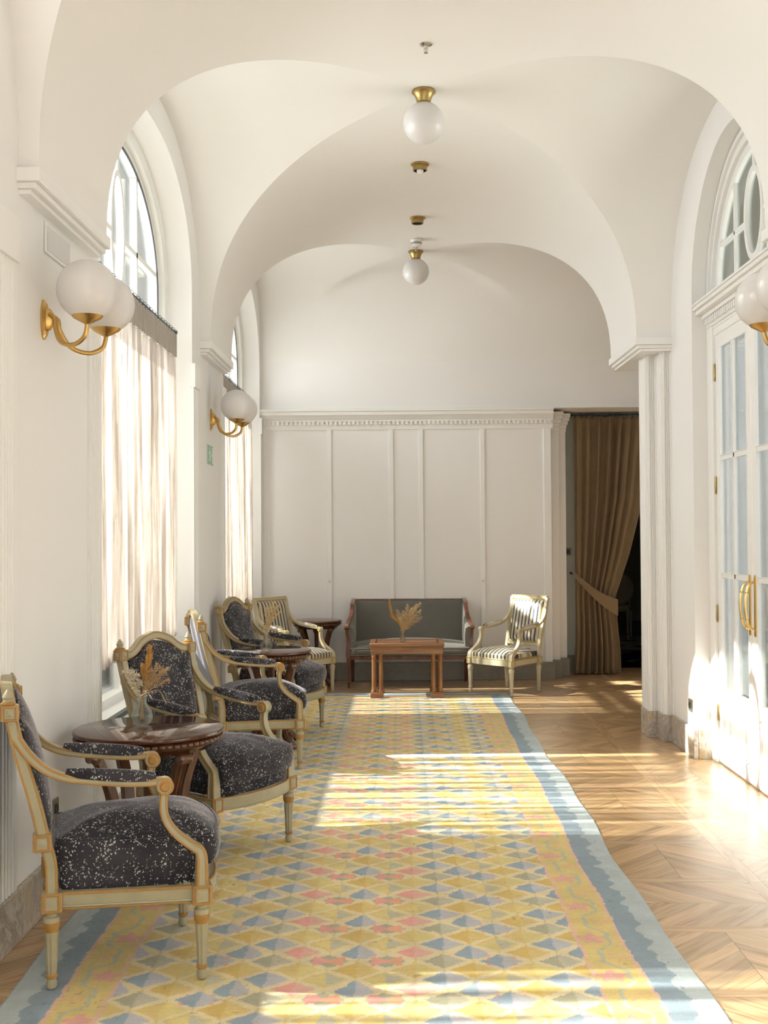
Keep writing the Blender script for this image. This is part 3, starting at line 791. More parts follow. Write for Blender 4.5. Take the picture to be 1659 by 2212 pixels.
# ================================================================ RUG
RX0, RX1, RY0, RY1 = -1.345, 1.005, 1.3, 10.98
def build_rug():
    dx, dy = .0058, .0080
    NX, NY = int((RX1-RX0)/dx), int((RY1-RY0)/dy)
    rs = np.random.RandomState(3)
    x = np.linspace(RX0, RX1, NX); y = np.linspace(RY0, RY1, NY)
    Xg, Yg = np.meshgrid(x, y)
    wob = .012*np.sin(Yg*2.1)+.008*np.sin(Yg*5.3+1)
    edge = np.clip((np.abs(Xg-(RX0+RX1)/2)/((RX1-RX0)/2)), 0, 1)**2
    PX = Xg + wob*edge
    # stitch jitter for the lookup
    def sn(shape, sc, amp):
        a = rs.rand(shape[0]//sc+3, shape[1]//sc+3)
        iy = np.arange(shape[0])/sc; ix = np.arange(shape[1])/sc
        y0 = iy.astype(int); x0 = ix.astype(int); fy = (iy-y0)[:,None]; fx = (ix-x0)[None,:]
        fy = fy*fy*(3-2*fy); fx = fx*fx*(3-2*fx)
        return amp*((a[y0][:,x0]*(1-fy)+a[y0+1][:,x0]*fy)*(1-fx)+(a[y0][:,x0+1]*(1-fy)+a[y0+1][:,x0+1]*fy)*fx-.5)*2
    sh = Xg.shape
    jx = sn(sh, 2, .0035)+sn(sh, 6, .005); jy = sn(sh, 2, .003)+sn(sh, 6, .004)
    A, B = Xg+jx, Yg+jy
    xm = (RX0+RX1)/2; hw = (RX1-RX0)/2
    D = np.minimum(hw-np.abs(A-xm), RY1-B)              # distance from the edge
    S = np.where(hw-np.abs(A-xm) < RY1-B, B, A)         # running coordinate along the edge
    ylw = np.array([.70,.515,.15]); crm = np.array([.78,.66,.40]); gold = np.array([.66,.44,.075]); lemon = np.array([.72,.58,.19])
    lb = np.array([.40,.50,.565]); mb_ = np.array([.155,.27,.385]); pk = np.array([.78,.40,.34]); pink = np.array([.80,.30,.28]); coral = np.array([.80,.34,.20])
    lav = np.array([.47,.48,.55]); blue = np.array([.215,.33,.46]); gr = np.array([.36,.36,.25]); grl = np.array([.50,.48,.37])
    C = np.zeros(sh+(3,)); C[:] = crm
    # ---- field lattice
    U_ = (A-xm)/.104; 
    PY = .168
    k = np.floor(U_+.5).astype(int)
    V_ = B/PY - .5*(k % 2)
    j = np.floor(V_+.5).astype(int)
    def cell(kk, jj):
        cx = kk; cy = jj+.5*(kk % 2)
        return (U_-cx), (B/PY-cy)
    best = np.full(sh, 9.); K = np.zeros(sh, int); J = np.zeros(sh, int); DU = np.zeros(sh); DV = np.zeros(sh)
    for dk in (-1, 0, 1):
        kk = k+dk
        jj = np.floor(B/PY-.5*(kk % 2)+.5).astype(int)
        du, dv = cell(kk, jj)
        d = np.abs(du)+np.abs(dv)*2
        m = d < best
        best = np.where(m, d, best); K = np.where(m, kk, K); J = np.where(m, jj, J); DU = np.where(m, du, DU); DV = np.where(m, dv, DV)
    r = (2*J+(K % 2)) % 4; ak = np.abs(K)
    light = DU > 0
    def put(mask, c1, c2=None):
        C[mask & light] = c1
        C[mask & ~light] = c1 if c2 is None else c2
    d1 = best
    g = (r == 0)
    put(g & (d1 < .86), ylw, gold)
    put(g & (ak % 4 == 2) & (d1 < .86), lemon, ylw)
    h = (r == 1)
    put(h & (d1 < .70), gr*1.1, gr)
    put(h & (ak % 4 == 1) & (np.abs(DV)*1.9 < .14+.75*np.abs(DU)*1.1) & (np.abs(DU) < .52), coral, pink)
    put(h & (ak % 4 == 3) & (d1 < .76), grl, gr)
    put(h & (ak % 8 == 5) & (d1 < .78), lav, blue)
    q = (r == 2)
    fan = (np.abs(DU) < .62-.5*np.clip(DV+.08,0,1)*2.2) & (d1 < .95) & (DV > -.36)
    put(q & (ak % 4 == 0) & fan, lav, blue)
    put(q & (ak % 4 == 2) & (d1 < .74), pk, pink)
    put(q & (ak % 8 == 6) & (d1 < .8), ylw, gold)
    p = (r == 3)
    put(p & (d1 < .84), lemon, ylw)
    put(p & (ak % 4 == 3) & (d1 < .82), lav*1.02, blue)
    put(p & (ak % 4 == 1) & (d1 < .66), grl, lemon)
    # thin golden stems between the figures
    stem = (np.abs(DU) < .035) & (d1 > .8); C[stem] = ylw
    # ---- border
    b0, b1 = .175, .345
    bor = D < b1+.012
    C[bor] = pk*np.array([1,1.15,1.15])
    yb = (D < b1) & (D > b0+.012)
    C[yb] = ylw*np.array([1.02,1.05,1.1])
    w = (D-(b0+b1)/2); per = .37
    ph = 2*np.pi*S/per
    cen = .038*np.sin(ph)+.010*np.sin(3*ph)
    C[yb & (np.abs(w-cen) < .0085)] = np.array([.47,.49,.36])
    fs = (S/per-.25); fj = np.floor(fs+.5); fx_ = (fs-fj)*per; fy_ = w-(-.034)
    # pink blossom on the inner side, leaf strokes on the outer side
    s1 = (S/per-.25+.0); j1 = np.floor(s1+.5); a1 = (s1-j1)*per; c1 = w-(-.030)
    s2_ = (S/per-.75); j2 = np.floor(s2_+.5); a2 = (s2_-j2)*per; c2_ = w-(.034)
    ang = np.arctan2(c2_, a2); rad = np.hypot(a2, c2_)
    bl = rad < .043*(1+.32*np.cos(5*ang))
    C[yb & bl] = pk*np.array([1.0,.9,.95]); C[yb & bl & (rad > .034*(1+.32*np.cos(5*ang)))] = pink
    ang1 = np.arctan2(c1, a1); rad1 = np.hypot(a1, c1)
    lf = (rad1 < .042) & (rad1 > .012) & (np.cos(6*ang1) > .55)
    C[yb & lf] = coral*.9+ylw*.15
    # blue band with scallops
    bb = D < b0
    sc = .078+.020*np.abs(((S/.17) % 1)*2-1)+.010*np.sin(S*23)+.008*np.sin(S*61)
    mix = rs.rand(*sh)*.12
    C[bb] = lb
    C[bb & (D > sc)] = mb_
    t = sn(sh, 9, .10)+sn(sh, 30, .08)
    C *= (1+t)[:,:,None]
    C *= (1+sn(sh, 1, .05))[:,:,None]
    # worn specks
    wear = (sn(sh, 3, 1.0)+sn(sh, 14, .5)) > 1.12
    C[wear] *= .62
    C = C*.80+np.array([.72,.62,.43])*.20
    C = np.clip(C*1.04, 0, 1)
    Z = .0085+sn(sh, 3, .0011)+sn(sh, 40, .0008)
    n = NX*NY
    verts = np.stack([PX, Yg, Z], -1).reshape(-1, 3)
    idx = np.arange(n).reshape(NY, NX)
    F = np.stack([idx[:-1,:-1], idx[:-1,1:], idx[1:,1:], idx[1:,:-1]], -1).reshape(-1, 4)
    # skirt so the edge has thickness
    rim = np.concatenate([idx[0,:], idx[1:,-1], idx[-1,-2::-1], idx[-2:0:-1,0]])
    low = verts[rim].copy(); low[:,2] = .0005
    verts = np.concatenate([verts, low]); lowi = n+np.arange(len(rim))
    F2 = np.stack([rim, lowi, np.roll(lowi,-1), np.roll(rim,-1)], -1)
    F = np.concatenate([F, F2])
    col = np.concatenate([C.reshape(-1,3), C.reshape(-1,3)[rim]]); col = np.concatenate([col, np.ones((len(col),1))], 1)
    me = bpy.data.meshes.new('rug')
    me.vertices.add(len(verts)); me.vertices.foreach_set('co', verts.ravel())
    me.loops.add(F.size); me.loops.foreach_set('vertex_index', F.ravel().astype(np.int32))
    me.polygons.add(len(F)); me.polygons.foreach_set('loop_start', (np.arange(len(F))*4).astype(np.int32))
    me.polygons.foreach_set('use_smooth', np.ones(len(F), dtype=bool))
    me.update(calc_edges=True); me.validate()
    a = me.color_attributes.new('weave', 'FLOAT_COLOR', 'POINT'); a.data.foreach_set('color', col.astype(np.float32).ravel())
    me.materials.append(M_rug)
    o = bpy.data.objects.new('rug', me); COL.objects.link(o)
    tag(o, 'long woven wool rug with yellow diamond pattern and scalloped blue border on the parquet', 'rug')
build_rug()
RZ = .0108

# ================================================================ ARMCHAIRS
def fprof(w, d, c=.0028):
    P = []; Mt = []
    def side(f):
        pass
    # +a face with groove, +b, -a with groove, -b
    P += [(w,-d+c),(w,-d+2.6*c),(w-.8*c,-d+3.2*c),(w-.8*c,d-3.2*c),(w,d-2.6*c),(w,d-c)]; Mt += [1,0,0,0,1,1]
    P += [(w-c,d),(-w+c,d)]; Mt += [0,1]
    P += [(-w,d-c),(-w,d-2.6*c),(-w+.8*c,d-3.2*c),(-w+.8*c,-d+3.2*c),(-w,-d+2.6*c),(-w,-d+c)]; Mt += [1,0,0,0,1,1]
    P += [(-w+c,-d),(w-c,-d)]; Mt += [0,1]
    return P, Mt
def leg_mb(x, y, h, gold=True):
    m = MB()
    pr = [(.012,0),(.017,.006),(.0185,.02),(.015,.032),(.0145,.036),(.0195,.040),(.0195,.048),(.0165,.052),(.0175,.07),(.0205,.14),(.0235,h-.075),(.022,h-.068),(.027,h-.055),(.0285,h-.035),(.026,h-.02),(.019,h-.014),(.019,h-.008),(.027,h-.004),(.027,h)]
    m.lathe(pr, 32, c=(x,y,0), flute=(.05,h-.07,.16,8), mz=lambda z: 1 if ((.036 < z < .052) or (h-.07 < z < h-.03)) and gold else 0)
    return m
def block(m, x, y, z0, z1, s=.031):
    m.box(x-s, x+s, y-s, y+s, z0, z1, 0)
    zc = (z0+z1)/2; q = s*.72; hz = (z1-z0)/2*.78
    for ax, sg in (('x',1),('x',-1),('y',1),('y',-1)):
        # picture-frame moulding on each side
        def P(a, z, o_): return (x+sg*(s+o_), y+a, z) if ax == 'x' else (x+a, y+sg*(s+o_), z)
        loop = [(-q,zc-hz),(q,zc-hz),(q,zc+hz),(-q,zc+hz)]
        v = []; 
        for k, o_ in ((1.30,0.0),(1.18,.004),(1.0,.004),(.88,0.0)):
            v += [P(a*k, zc+(z-zc)*(k if k > 1 else k), o_) for a, z in loop]
        f = []
        for r_ in range(3):
            for i in range(4): f.append((r_*4+i, r_*4+(i+1)%4, (r_+1)*4+(i+1)%4, (r_+1)*4+i))
        m.add(v, f, 1)
        c0 = [P(a*.6, zc+(z-zc)*.6, .0005) for a, z in loop]; apex = P(0, zc, .006)
        m.add(c0+[apex], [(0,1,4),(1,2,4),(2,3,4),(3,0,4)], 0)
def cushion(outline, z0, z1, puff, bulge, wr=0, seed=0, sag=0):
    """soft cushion from a closed outline, boxed sides"""
    n = len(outline); cx = sum(p[0] for p in outline)/n; cy = sum(p[1] for p in outline)/n
    rs = random.Random(seed); ph = [rs.uniform(0, 6.28) for _ in range(8)]
    def wrk(x, y): 
        return wr*(math.sin(x*34+y*18+ph[0])*.5+math.sin(y*52-x*15+ph[1]+2*math.sin(x*20))*.5)
    R = []
    for k in (0.02,.12,.25,.4,.55,.7,.82,.91,.97,1.0):
        z = z1+puff*(1-k**2.6)-(.006 if k == 1.0 else 0)*0
        R.append([(cx+(p[0]-cx)*k, cy+(p[1]-cy)*k, z+wrk(cx+(p[0]-cx)*k, cy+(p[1]-cy)*k)*(1-k**6)*(.4+.6*k)) for p in outline])
    H = z1-z0
    for t in (.15,.35,.6,.85,1.0):
        b = 1+bulge*math.sin(math.pi*t)
        R.append([(cx+(p[0]-cx)*b, cy+(p[1]-cy)*b, z1-H*t+wrk(p[0]*1.3, p[1]*1.3)*.5*math.sin(math.pi*t)) for p in outline])
    R.append([(cx+(p[0]-cx)*.9, cy+(p[1]-cy)*.9, z0-.002) for p in outline])
    R.append([(cx+(p[0]-cx)*.3, cy+(p[1]-cy)*.3, z0-.002) for p in outline])
    m = MB(); m.rings(R)
    seam = [(p[0], p[1], z1+wrk(p[0],p[1])*0) for p in outline]
    seam2 = [(p[0]*1.0, p[1]*1.0, z0+.004) for p in outline]
    return m, seam, seam2
def arm_parts(e, sy, W, P_post, P_path, scroll, sup, mats, padrange, padmat, w=.021, d=.0135, padw=.026):
    ms = MB(); pr, pm = fprof(w, d)
    path = catmull(P_path, 8)
    ms.sweep(path, (0,1,0), pr, pm, scale=lambda t: (1.0-.08*math.sin(math.pi*t), 1.25-.35*min(1,t*2)))
    sx, sy2, sz, sr = scroll
    Ms = Matrix.Translation((sx, sy2, sz)) @ Matrix.Rotation(math.pi/2, 4, 'X')
    ms.lathe([(sr*.45,-w-.007),(sr*.55,-w-.004),(sr*.62,-w-.002),(sr*.85,-w-.003),(sr,-w-.001),(sr,-w+.006),(sr*.86,-w+.012),(sr*.86,w-.012),(sr,w-.006),(sr,w+.001),(sr*.85,w+.003),(sr*.62,w+.002),(sr*.55,w+.004),(sr*.45,w+.007)], 24, M=Ms,
             mz=lambda z: 1 if abs(z) > w+.0015 else 0)
    for s_ in (-1, 1):
        sp = [(sx+(sr*.96*(1-.62*t))*math.cos(2.2+5.6*t), sy2+s_*(w+.003), sz-(sr*.96*(1-.62*t))*math.sin(2.2+5.6*t)*-1) for t in [i/26 for i in range(27)]]
        ms.tube(sp, .0026, 6, m=0)
    o = ms.build('arm', mats, e)
    su = MB(); pr2, pm2 = fprof(.019, .0155)
    su.sweep(catmull(sup, 7), (0,1,0), pr2, pm2, scale=lambda t: (.95+.45*t**2, .9+.55*t**2))
    su.build('arm_support', mats, e)
    # pad
    i0, i1 = int(len(path)*padrange[0]), int(len(path)*padrange[1])
    seg = [Vector(p) for p in path[i0:i1]]
    pd = MB(); R = []
    n = len(seg)
    for i, p in enumerate(seg):
        t = i/(n-1); k = max(.15, math.sin(math.pi*min(1,max(0,.06+.88*t)))**.35)
        tg = (seg[min(i+1,n-1)]-seg[max(i-1,0)]).normalized(); b = Vector((-tg.z,0,tg.x)); b = b if b.z > 0 else -b
        R.append([tuple(p+b*(d*.8+ (padw*1.35*k)*max(-.12, math.sin(a)))+Vector((0,1,0))*(padw*k*math.cos(a))) for a in [2*math.pi*q/18 for q in range(18)]])
    pd.rings(R)
    o = pd.build('arm_pad', padmat, e, angle=60)
    return o
def make_bergere():
    e = empty('bergere_armchair', (0,0,0))
    mats = [M_cream, M_ochre]
    LH = .262; FX, FY, RX, RY = .25, .28, -.25, .215
    for x, y in ((FX,FY),(FX,-FY),(RX,RY),(RX,-RY)): leg_mb(x, y, LH).build('leg', mats, e, angle=30)
    fr = MB(); z0, z1 = .262, .327
    for x, y in ((FX,FY),(FX,-FY),(RX,RY),(RX,-RY)): block(fr, x, y, z0, z1)
    pr, pm = fprof(.016, .030, .003)
    for s_ in (-1, 1): fr.sweep([(RX+.03, s_*RY, .295),(FX-.03, s_*FY, .295)], (0,1,0), pr, pm)
    front = catmull([(FX+.01,-FY+.03,.295),(FX+.05,-.16,.295),(FX+.07,0,.295),(FX+.05,.16,.295),(FX+.01,FY-.03,.295)], 7)
    prf, pmf = fprof(.030, .016, .003)
    fr.sweep(front, (0,0,1), prf, pmf)
    fr.sweep([(RX,-RY+.03,.295),(RX,RY-.03,.295)], (0,0,1), prf, pmf)
    fr.build('seat_rail', mats, e)
    bd = MB()
    def beads(a, b_, off):
        L = (Vector(b_)-Vector(a)).length; n = int(L/.0045)
        pts = [tuple(Vector(a).lerp(Vector(b_), i/n)) for i in range(n+1)]
        bd.tube(pts, lambda t: .0036 if int(round(t*n)) % 2 else .0016, 6)
    for s_ in (-1, 1): beads((RX+.035, s_*(RY+.0185), .279), (FX-.035, s_*(FY+.0155), .279), 0)
    fd = [(x+.017, y, .279) for x, y, z in front]; fine = catmull(fd, 5)
    bd.tube(fine, lambda t: .0036 if int(round(t*(len(fine)-1))) % 2 else .0018, 6)
    bd.build('bead_moulding', plain('bead_paint', (.46,.43,.30), .4, var=.15), e, angle=60)
    # back
    def bx(z, t=0): return -.262-(z-.42)*.2326+t
    bf = MB(); pr, pm = fprof(.019, .0205)
    for s_ in (-1, 1):
        bf.sweep(catmull([(RX, s_*RY, .325),(-.252, s_*.217, .42),(-.272, s_*.222, .50),(-.305,s_*.230,.64),(bx(.80), s_*.238, .80),(bx(.925), s_*.245, .925)], 6), (0,1,0), pr, pm)
        zb = .50; block(bf, bx(zb), s_*.222, zb-.028, zb+.028, .027)
        zt = .945; block(bf, bx(zt), s_*.245, zt-.026, zt+.026, .026)
        bf.lathe([(.024,0),(.026,.006),(.016,.012),(.014,.018),(.018,.026),(.012,.038),(.004,.052)], 16, c=(bx(.975), s_*.245, .971), mz=lambda z: 1 if z < .012 else 0)
    pr, pm = fprof(.019, .019)
    top = catmull([(bx(.945),-.225,.945),(bx(.945),-.185,.947),(bx(.965),-.145,.965),(bx(1.0),-.09,1.003),(bx(1.02),0,1.026),(bx(1.0),.09,1.003),(bx(.965),.145,.965),(bx(.945),.185,.947),(bx(.945),.225,.945)], 7)
    bf.sweep(top, (1,0,0), pr, pm)
    bf.sweep([(bx(.52),-.2,.525),(bx(.52),.2,.525)], (1,0,0), pr, pm)
    bf.build('back_frame', mats, e)
    # back upholstery front and outer panel
    half = [(0,.50),(.12,.50),(.195,.505),(.205,.60),(.212,.75),(.218,.88),(.214,.915),(.175,.925),(.135,.945),(.085,.98),(0,1.0)]
    pts = half+[(-a, z) for a, z in half[-2:0:-1]]
    ol = catmull([(a, z, 0) for a, z in pts], 3, closed=True)
    cy0, cz0 = 0, .74
    R = []
    for k, t in ((.02,.062),(.2,.062),(.45,.058),(.7,.050),(.88,.038),(.97,.024),(1.0,.010),(1.0,-.006),(.98,-.010)):
        R.append([(bx(cz0+(p[1]-cz0)*k)+t, p[0]*k, cz0+(p[1]-cz0)*k) for p in ol])
    m = MB(); m.rings(R); c = m.build('back_cushion', M_speck, e, angle=60)
    pp = MB(); pp.tube([(bx(p[1])+.026, p[0]*.965, cz0+(p[1]-cz0)*.965) for p in ol], .0045, 6, loop=True); pp.build('piping', M_speck, c)
    m = MB(); m.rings([[(bx(cz0+(p[1]-cz0)*k)+t, p[0]*k, cz0+(p[1]-cz0)*k) for p in ol] for k, t in ((.02,-.022),(.6,-.021),(.95,-.017),(1.0,-.012))]); tag(m.build('back_panel', M_backcloth, e, angle=60), 'plain pale grey cloth on the outer back')
    # seat
    hs = [(-.235,0),(-.235,.12),(-.228,.185),(-.18,.203),(-.05,.222),(.12,.238),(.225,.240),(.262,.255),(.29,.25),(.315,.19),(.33,.10),(.335,0)]
    sp = hs+[(x, -y) for x, y in hs[-2:0:-1]]
    ol = [(p[0], p[1]) for p in catmull([(x,y,0) for x, y in sp], 3, closed=True)]
    base_ol = [(x*.93-.008, y*.975) for x, y in ol]
    m, a, b_ = cushion(base_ol, .322, .385, .0, .012); o = m.build('seat_base', M_speck, e, angle=60)
    m, s1, s2_ = cushion(ol, .386, .492, .070, .045, wr=.0050, seed=4)
    o = m.build('seat_cushion', M_speck, e, angle=70)
    pp = MB(); pp.tube(s1, .0065, 8, loop=True); pp.tube([(x*1.0, y*1.0, .392) for x, y, z in s2_], .0045, 6, loop=True); pp.build('piping', M_speck, o)
    for s_ in (-1, 1):
        Pth = [(bx(.86)+.0, s_*.240, .858),(-.325,s_*.242,.80),(-.27,s_*.245,.748),(-.20,s_*.246,.716),(-.10,s_*.246,.698),(0,s_*.245,.686),(.07,s_*.243,.682),(.118,s_*.241,.684)]
        sup = [(.128,s_*.241,.655),(.122,s_*.243,.605),(.130,s_*.248,.555),(.160,s_*.256,.508),(.205,s_*.266,.470),(.240,s_*.274,.445),(.249,s_*.279,.425),(.25,s_*.28,.38),(.25,s_*.28,.325)]
        arm_parts(e, s_, .24, None, Pth, (.128, s_*.241, .666, .030), sup, mats, (.42,.93), M_speck)
    return e
def make_striped():
    e = empty('striped_armchair', (0,0,0)); mats = [M_cream2, M_ochre2]
    LH = .275; FX, FY, RX, RY = .24, .262, -.235, .205
    for x, y in ((FX,FY),(FX,-FY),(RX,RY),(RX,-RY)): leg_mb(x, y, LH, False).build('leg', mats, e, angle=30)
    fr = MB(); z0, z1 = .275, .338
    for x, y in ((FX,FY),(FX,-FY),(RX,RY),(RX,-RY)): block(fr, x, y, z0, z1, .027)
    pr, pm = fprof(.015, .029, .003); prf, pmf = fprof(.029, .015, .003)
    for s_ in (-1, 1): fr.sweep([(RX+.02, s_*RY, .307),(FX-.02, s_*FY, .307)], (0,1,0), pr, pm)
    fr.sweep(catmull([(FX,-FY+.02,.307),(FX+.02,-.12,.307),(FX+.026,0,.307),(FX+.02,.12,.307),(FX,FY-.02,.307)], 5), (0,0,1), prf, pmf)
    fr.sweep([(RX,-RY+.02,.307),(RX,RY-.02,.307)], (0,0,1), prf, pmf)
    fr.build('seat_rail', mats, e)
    def bx(z, t=0): return -.24-(z-.40)*.235+t
    bf = MB(); pr, pm = fprof(.018, .0175)
    for s_ in (-1, 1):
        bf.sweep(catmull([(RX, s_*RY, .335),(bx(.43), s_*.205, .43),(bx(.65), s_*.212, .65),(bx(.905), s_*.222, .905)], 6), (0,1,0), pr, pm)
    for z in (.905, .455): bf.sweep([(bx(z),-.222 if z > .6 else -.205,z),(bx(z),.222 if z > .6 else .205,z)], (1,0,0), *fprof(.018,.0175))
    bf.build('back_frame', mats, e)
    ol = catmull([(-.178,.48,0),(-.09,.478,0),(.09,.478,0),(.178,.48,0),(.185,.56,0),(.194,.80,0),(.196,.878,0),(.10,.884,0),(-.10,.884,0),(-.196,.878,0),(-.194,.80,0),(-.185,.56,0)], 4, closed=True)
    cz0 = .68
    m = MB(); m.rings([[(bx(cz0+(p[1]-cz0)*k)+t, p[0]*k, cz0+(p[1]-cz0)*k) for p in ol] for k, t in ((.02,.045),(.5,.044),(.8,.038),(.93,.028),(1,.010),(1,-.008),(.9,-.014),(.1,-.014))])
    c = m.build('back_cushion', M_stripe, e, angle=60)
    pp = MB(); pp.tube([(bx(p[1])+.012, p[0]*1.0, p[1]) for p in ol], .0045, 6, loop=True); pp.build('piping', M_ochre2, c)
    hs = [(-.225,0),(-.225,.18),(-.20,.195),(0,.218),(.2,.245),(.25,.235),(.262,.12),(.268,0)]
    sp = hs+[(x,-y) for x, y in hs[-2:0:-1]]
    ol = [(p[0], p[1]) for p in catmull([(x,y,0) for x, y in sp], 4, closed=True)]
    m, s1, s2_ = cushion(ol, .332, .388, .058, .01)
    o = m.build('seat_cushion', M_stripe, e, angle=60)
    pp = MB(); pp.tube([(x,y,.342) for x, y, z in s1], .006, 6, loop=True); pp.build('piping', M_ochre2, o)
    for s_ in (-1, 1):
        Pth = [(bx(.79), s_*.222, .79),(-.30,s_*.226,.725),(-.24,s_*.232,.672),(-.16,s_*.238,.640),(-.06,s_*.242,.625),(.03,s_*.244,.617),(.09,s_*.244,.615)]
        sup = [(.105,s_*.244,.592),(.100,s_*.246,.545),(.112,s_*.250,.49),(.150,s_*.254,.44),(.20,s_*.259,.405),(.236,s_*.262,.375),(.24,s_*.262,.335)]
        arm_parts(e, s_, .24, None, Pth, (.10, s_*.244, .603, .023), sup, mats, (.42,.92), M_stripe, w=.0185, d=.012, padw=.022)
    return e
def rdeg(a): return math.radians(a)
chairs = [(-1.026, 4.145, 17.5, 'nearest armchair in dark speckled velvet, seen side-on in the bottom left corner'),
          (-.937, 5.60, -32, 'speckled velvet armchair turned towards the camera behind the nearest round table'),
          (-1.01, 7.63, 20, 'speckled velvet armchair seen side-on with its bare outer back catching window light'),
          (-.975, 8.87, -19, 'speckled velvet armchair farthest down the row, behind the second round table')]
proto = make_bergere()
for i, (x, y, a, lab) in enumerate(chairs):
    o = proto if i == 0 else copy_tree(proto)
    o.location = (x, y, RZ); o.rotation_euler = (0,0,rdeg(a)); tag(o, lab, 'armchair', 'carved armchairs in speckled velvet')
proto = make_striped()
for i, (x, y, a, lab) in enumerate([(1.017, 11.127, 224, 'navy and cream striped armchair standing right of the grey sofa'),
                                    (-1.045, 11.13, -38, 'navy and cream striped armchair in the far left corner, by the window')]):
    o = proto if i == 0 else copy_tree(proto)
    o.location = (x, y, 0); o.rotation_euler = (0,0,rdeg(a)); tag(o, lab, 'armchair', 'square-backed striped armchairs')

# ================================================================ ROUND TABLES
def make_table():
    e = empty('round_table', (0,0,0)); H, R = .70, .325
    t = MB(); t.lathe([(.0,H-.022),(R-.012,H-.022),(R-.002,H-.018),(R,H-.010),(R-.002,H-.003),(R-.008,H),(0,H)], 96, cap=False); t.build('table_top', M_mahog, e, angle=40)
    t = MB(); t.lathe([(R-.02,H-.022),(R-.012,H-.028),(R-.016,H-.05),(R-.022,H-.056),(R-.035,H-.06),(R-.06,H-.085),(R-.075,H-.085),(R-.075,H-.022)], 96, cap=False); t.build('apron', M_mahog, e)
    t = MB(); n = 64
    for i in range(n):
        a = 2*math.pi*i/n; Mx = Matrix.Rotation(a, 4, 'Z') @ Matrix.Translation((R-.010, 0, H-.037))
        pts = [(0, -.011, 0), (0,.011,0)]
        t.rings([[(.0085*k*math.cos(q), yy, .0085*k*math.sin(q)) for q in [2*math.pi*j/10 for j in range(10)]] for yy, k in ((-.0125,.3),(-.010,.85),(0,1),(.010,.85),(.0125,.3))], M=Mx)
    tag(t.build('carved_moulding', M_mahog_leg, e, angle=60), kind='stuff')
    for q in range(4):
        a = math.pi/4+q*math.pi/2
        l = MB(); pth = catmull([(.262,0,.612),(.245,0,.585),(.215,0,.52),(.185,0,.44),(.165,0,.34),(.150,0,.24),(.155,0,.15),(.185,0,.085),(.235,0,.045),(.275,0,.03)], 7)
        Mx = Matrix.Rotation(a, 4, 'Z')
        W = .024; D = .013
        prof = [(W,-D),(W,D),(W*.8,D*1.3),(W*.62,D),(W*.5,D*1.3),(W*.3,D),(W*.12,D*1.35),(-W*.12,D*1.35),(-W*.3,D),(-W*.5,D*1.3),(-W*.62,D),(-W*.8,D*1.3),(-W,D),(-W,-D)]
        l.sweep(pth, (0,1,0), prof, M=Mx, scale=lambda t: (1, 1.0+.35*math.sin(math.pi*t)))
        l.lathe([(.008,-.034),(.02,-.030),(.024,-.024),(.021,-.018),(.021,.018),(.024,.024),(.02,.030),(.008,.034)], 20, M=Mx @ Matrix.Translation((.272,0,.600)) @ Matrix.Rotation(math.pi/2,4,'X'))
        l.lathe([(.008,-.032),(.022,-.028),(.022,.028),(.008,.032)], 18, M=Mx @ Matrix.Translation((.272,0,.0245)) @ Matrix.Rotation(math.pi/2,4,'X'))
        l.build('leg', M_mahog_leg, e)
    b = MB(); b.lathe([(.03,.10),(.155,.105),(.165,.115),(.165,.128),(.155,.138),(.10,.142),(.05,.15),(.034,.17),(.03,.19),(.036,.2),(.028,.25),(.024,.40),(.028,.55),(.042,.575),(.05,.60),(.05,.618)], 40); b.build('column', M_mahog_leg, e)
    return e
proto = make_table()
for i, (x, y, z, s_, lab) in enumerate([(-1.11, 4.95, RZ, 1, 'round mahogany side table with carved rim, beside the nearest speckled armchair'),
                                   (-.955, 8.26, RZ, .89, 'round mahogany side table between the two farther speckled armchairs'),
                                   (-.885, 11.66, 0, .80, 'small round mahogany table by the end wall, behind the left striped armchair')]):
    o = proto if i == 0 else copy_tree(proto)
    o.location = (x, y, z); tag(o, lab, 'side table', 'round side tables'); o.scale = (s_, s_, 1 if i < 2 else .95)

# ================================================================ COFFEE TABLE
def coffee():
    e = empty('coffee_table', (.04, 10.86, RZ), 0, 'rectangular yew-coloured coffee table on paired columns in front of the sofa', 'coffee table')
    x0, x1, y0, y1, H = -.35, .35, -.235, .245, .508
    t = MB(); t.box(x0, x1, y0, y1, H-.028, H)
    t.box(x0+.004, x1-.004, y0+.004, y1-.004, H-.036, H-.028); t.build('table_top', M_coffee, e, bevel=.004)
    t = MB()
    for a, b_ in ((x0+.05,x0+.065),(x1-.065,x1-.05)): t.box(a, b_, y0+.05, y1-.05, H, H+.0015)
    for a, b_ in ((y0+.04,y0+.05),(y1-.05,y1-.04)): t.box(x0+.05, x1-.05, a, b_, H, H+.0015)
    t.build('inlay_band', M_sofawood, e)
    t = MB(); t.box(x0+.012, x1-.012, y0+.012, y1-.012, H-.10, H-.036); t.box(x0+.006, x1-.006, y0+.006, y1-.006, H-.048, H-.036); t.build('apron', M_coffee, e, bevel=.003)
    for sx, X in ((-1, x0+.068), (1, x1-.068)):
        for Y in (y0+.05, y1-.05):
            b = MB(); b.box(X-.062, X+.062, Y-.04, Y+.04, 0, .042); b.box(X-.056, X+.056, Y-.036, Y+.036, .042, .050); b.build('foot_block', M_coffee, e, bevel=.003)
            for dx_ in (-.032, .032):
                c = MB(); c.lathe([(.0225,.050),(.024,.056),(.0225,.064),(.0185,.070),(.0205,.076),(.0185,.082),(.0185,.12),(.0172,.30),(.0165,.378),(.019,.384),(.0165,.39),(.021,.398),(.023,.408)], 20, c=(X+dx_, Y, 0)); c.build('column', M_coffee_leg, e)
coffee()

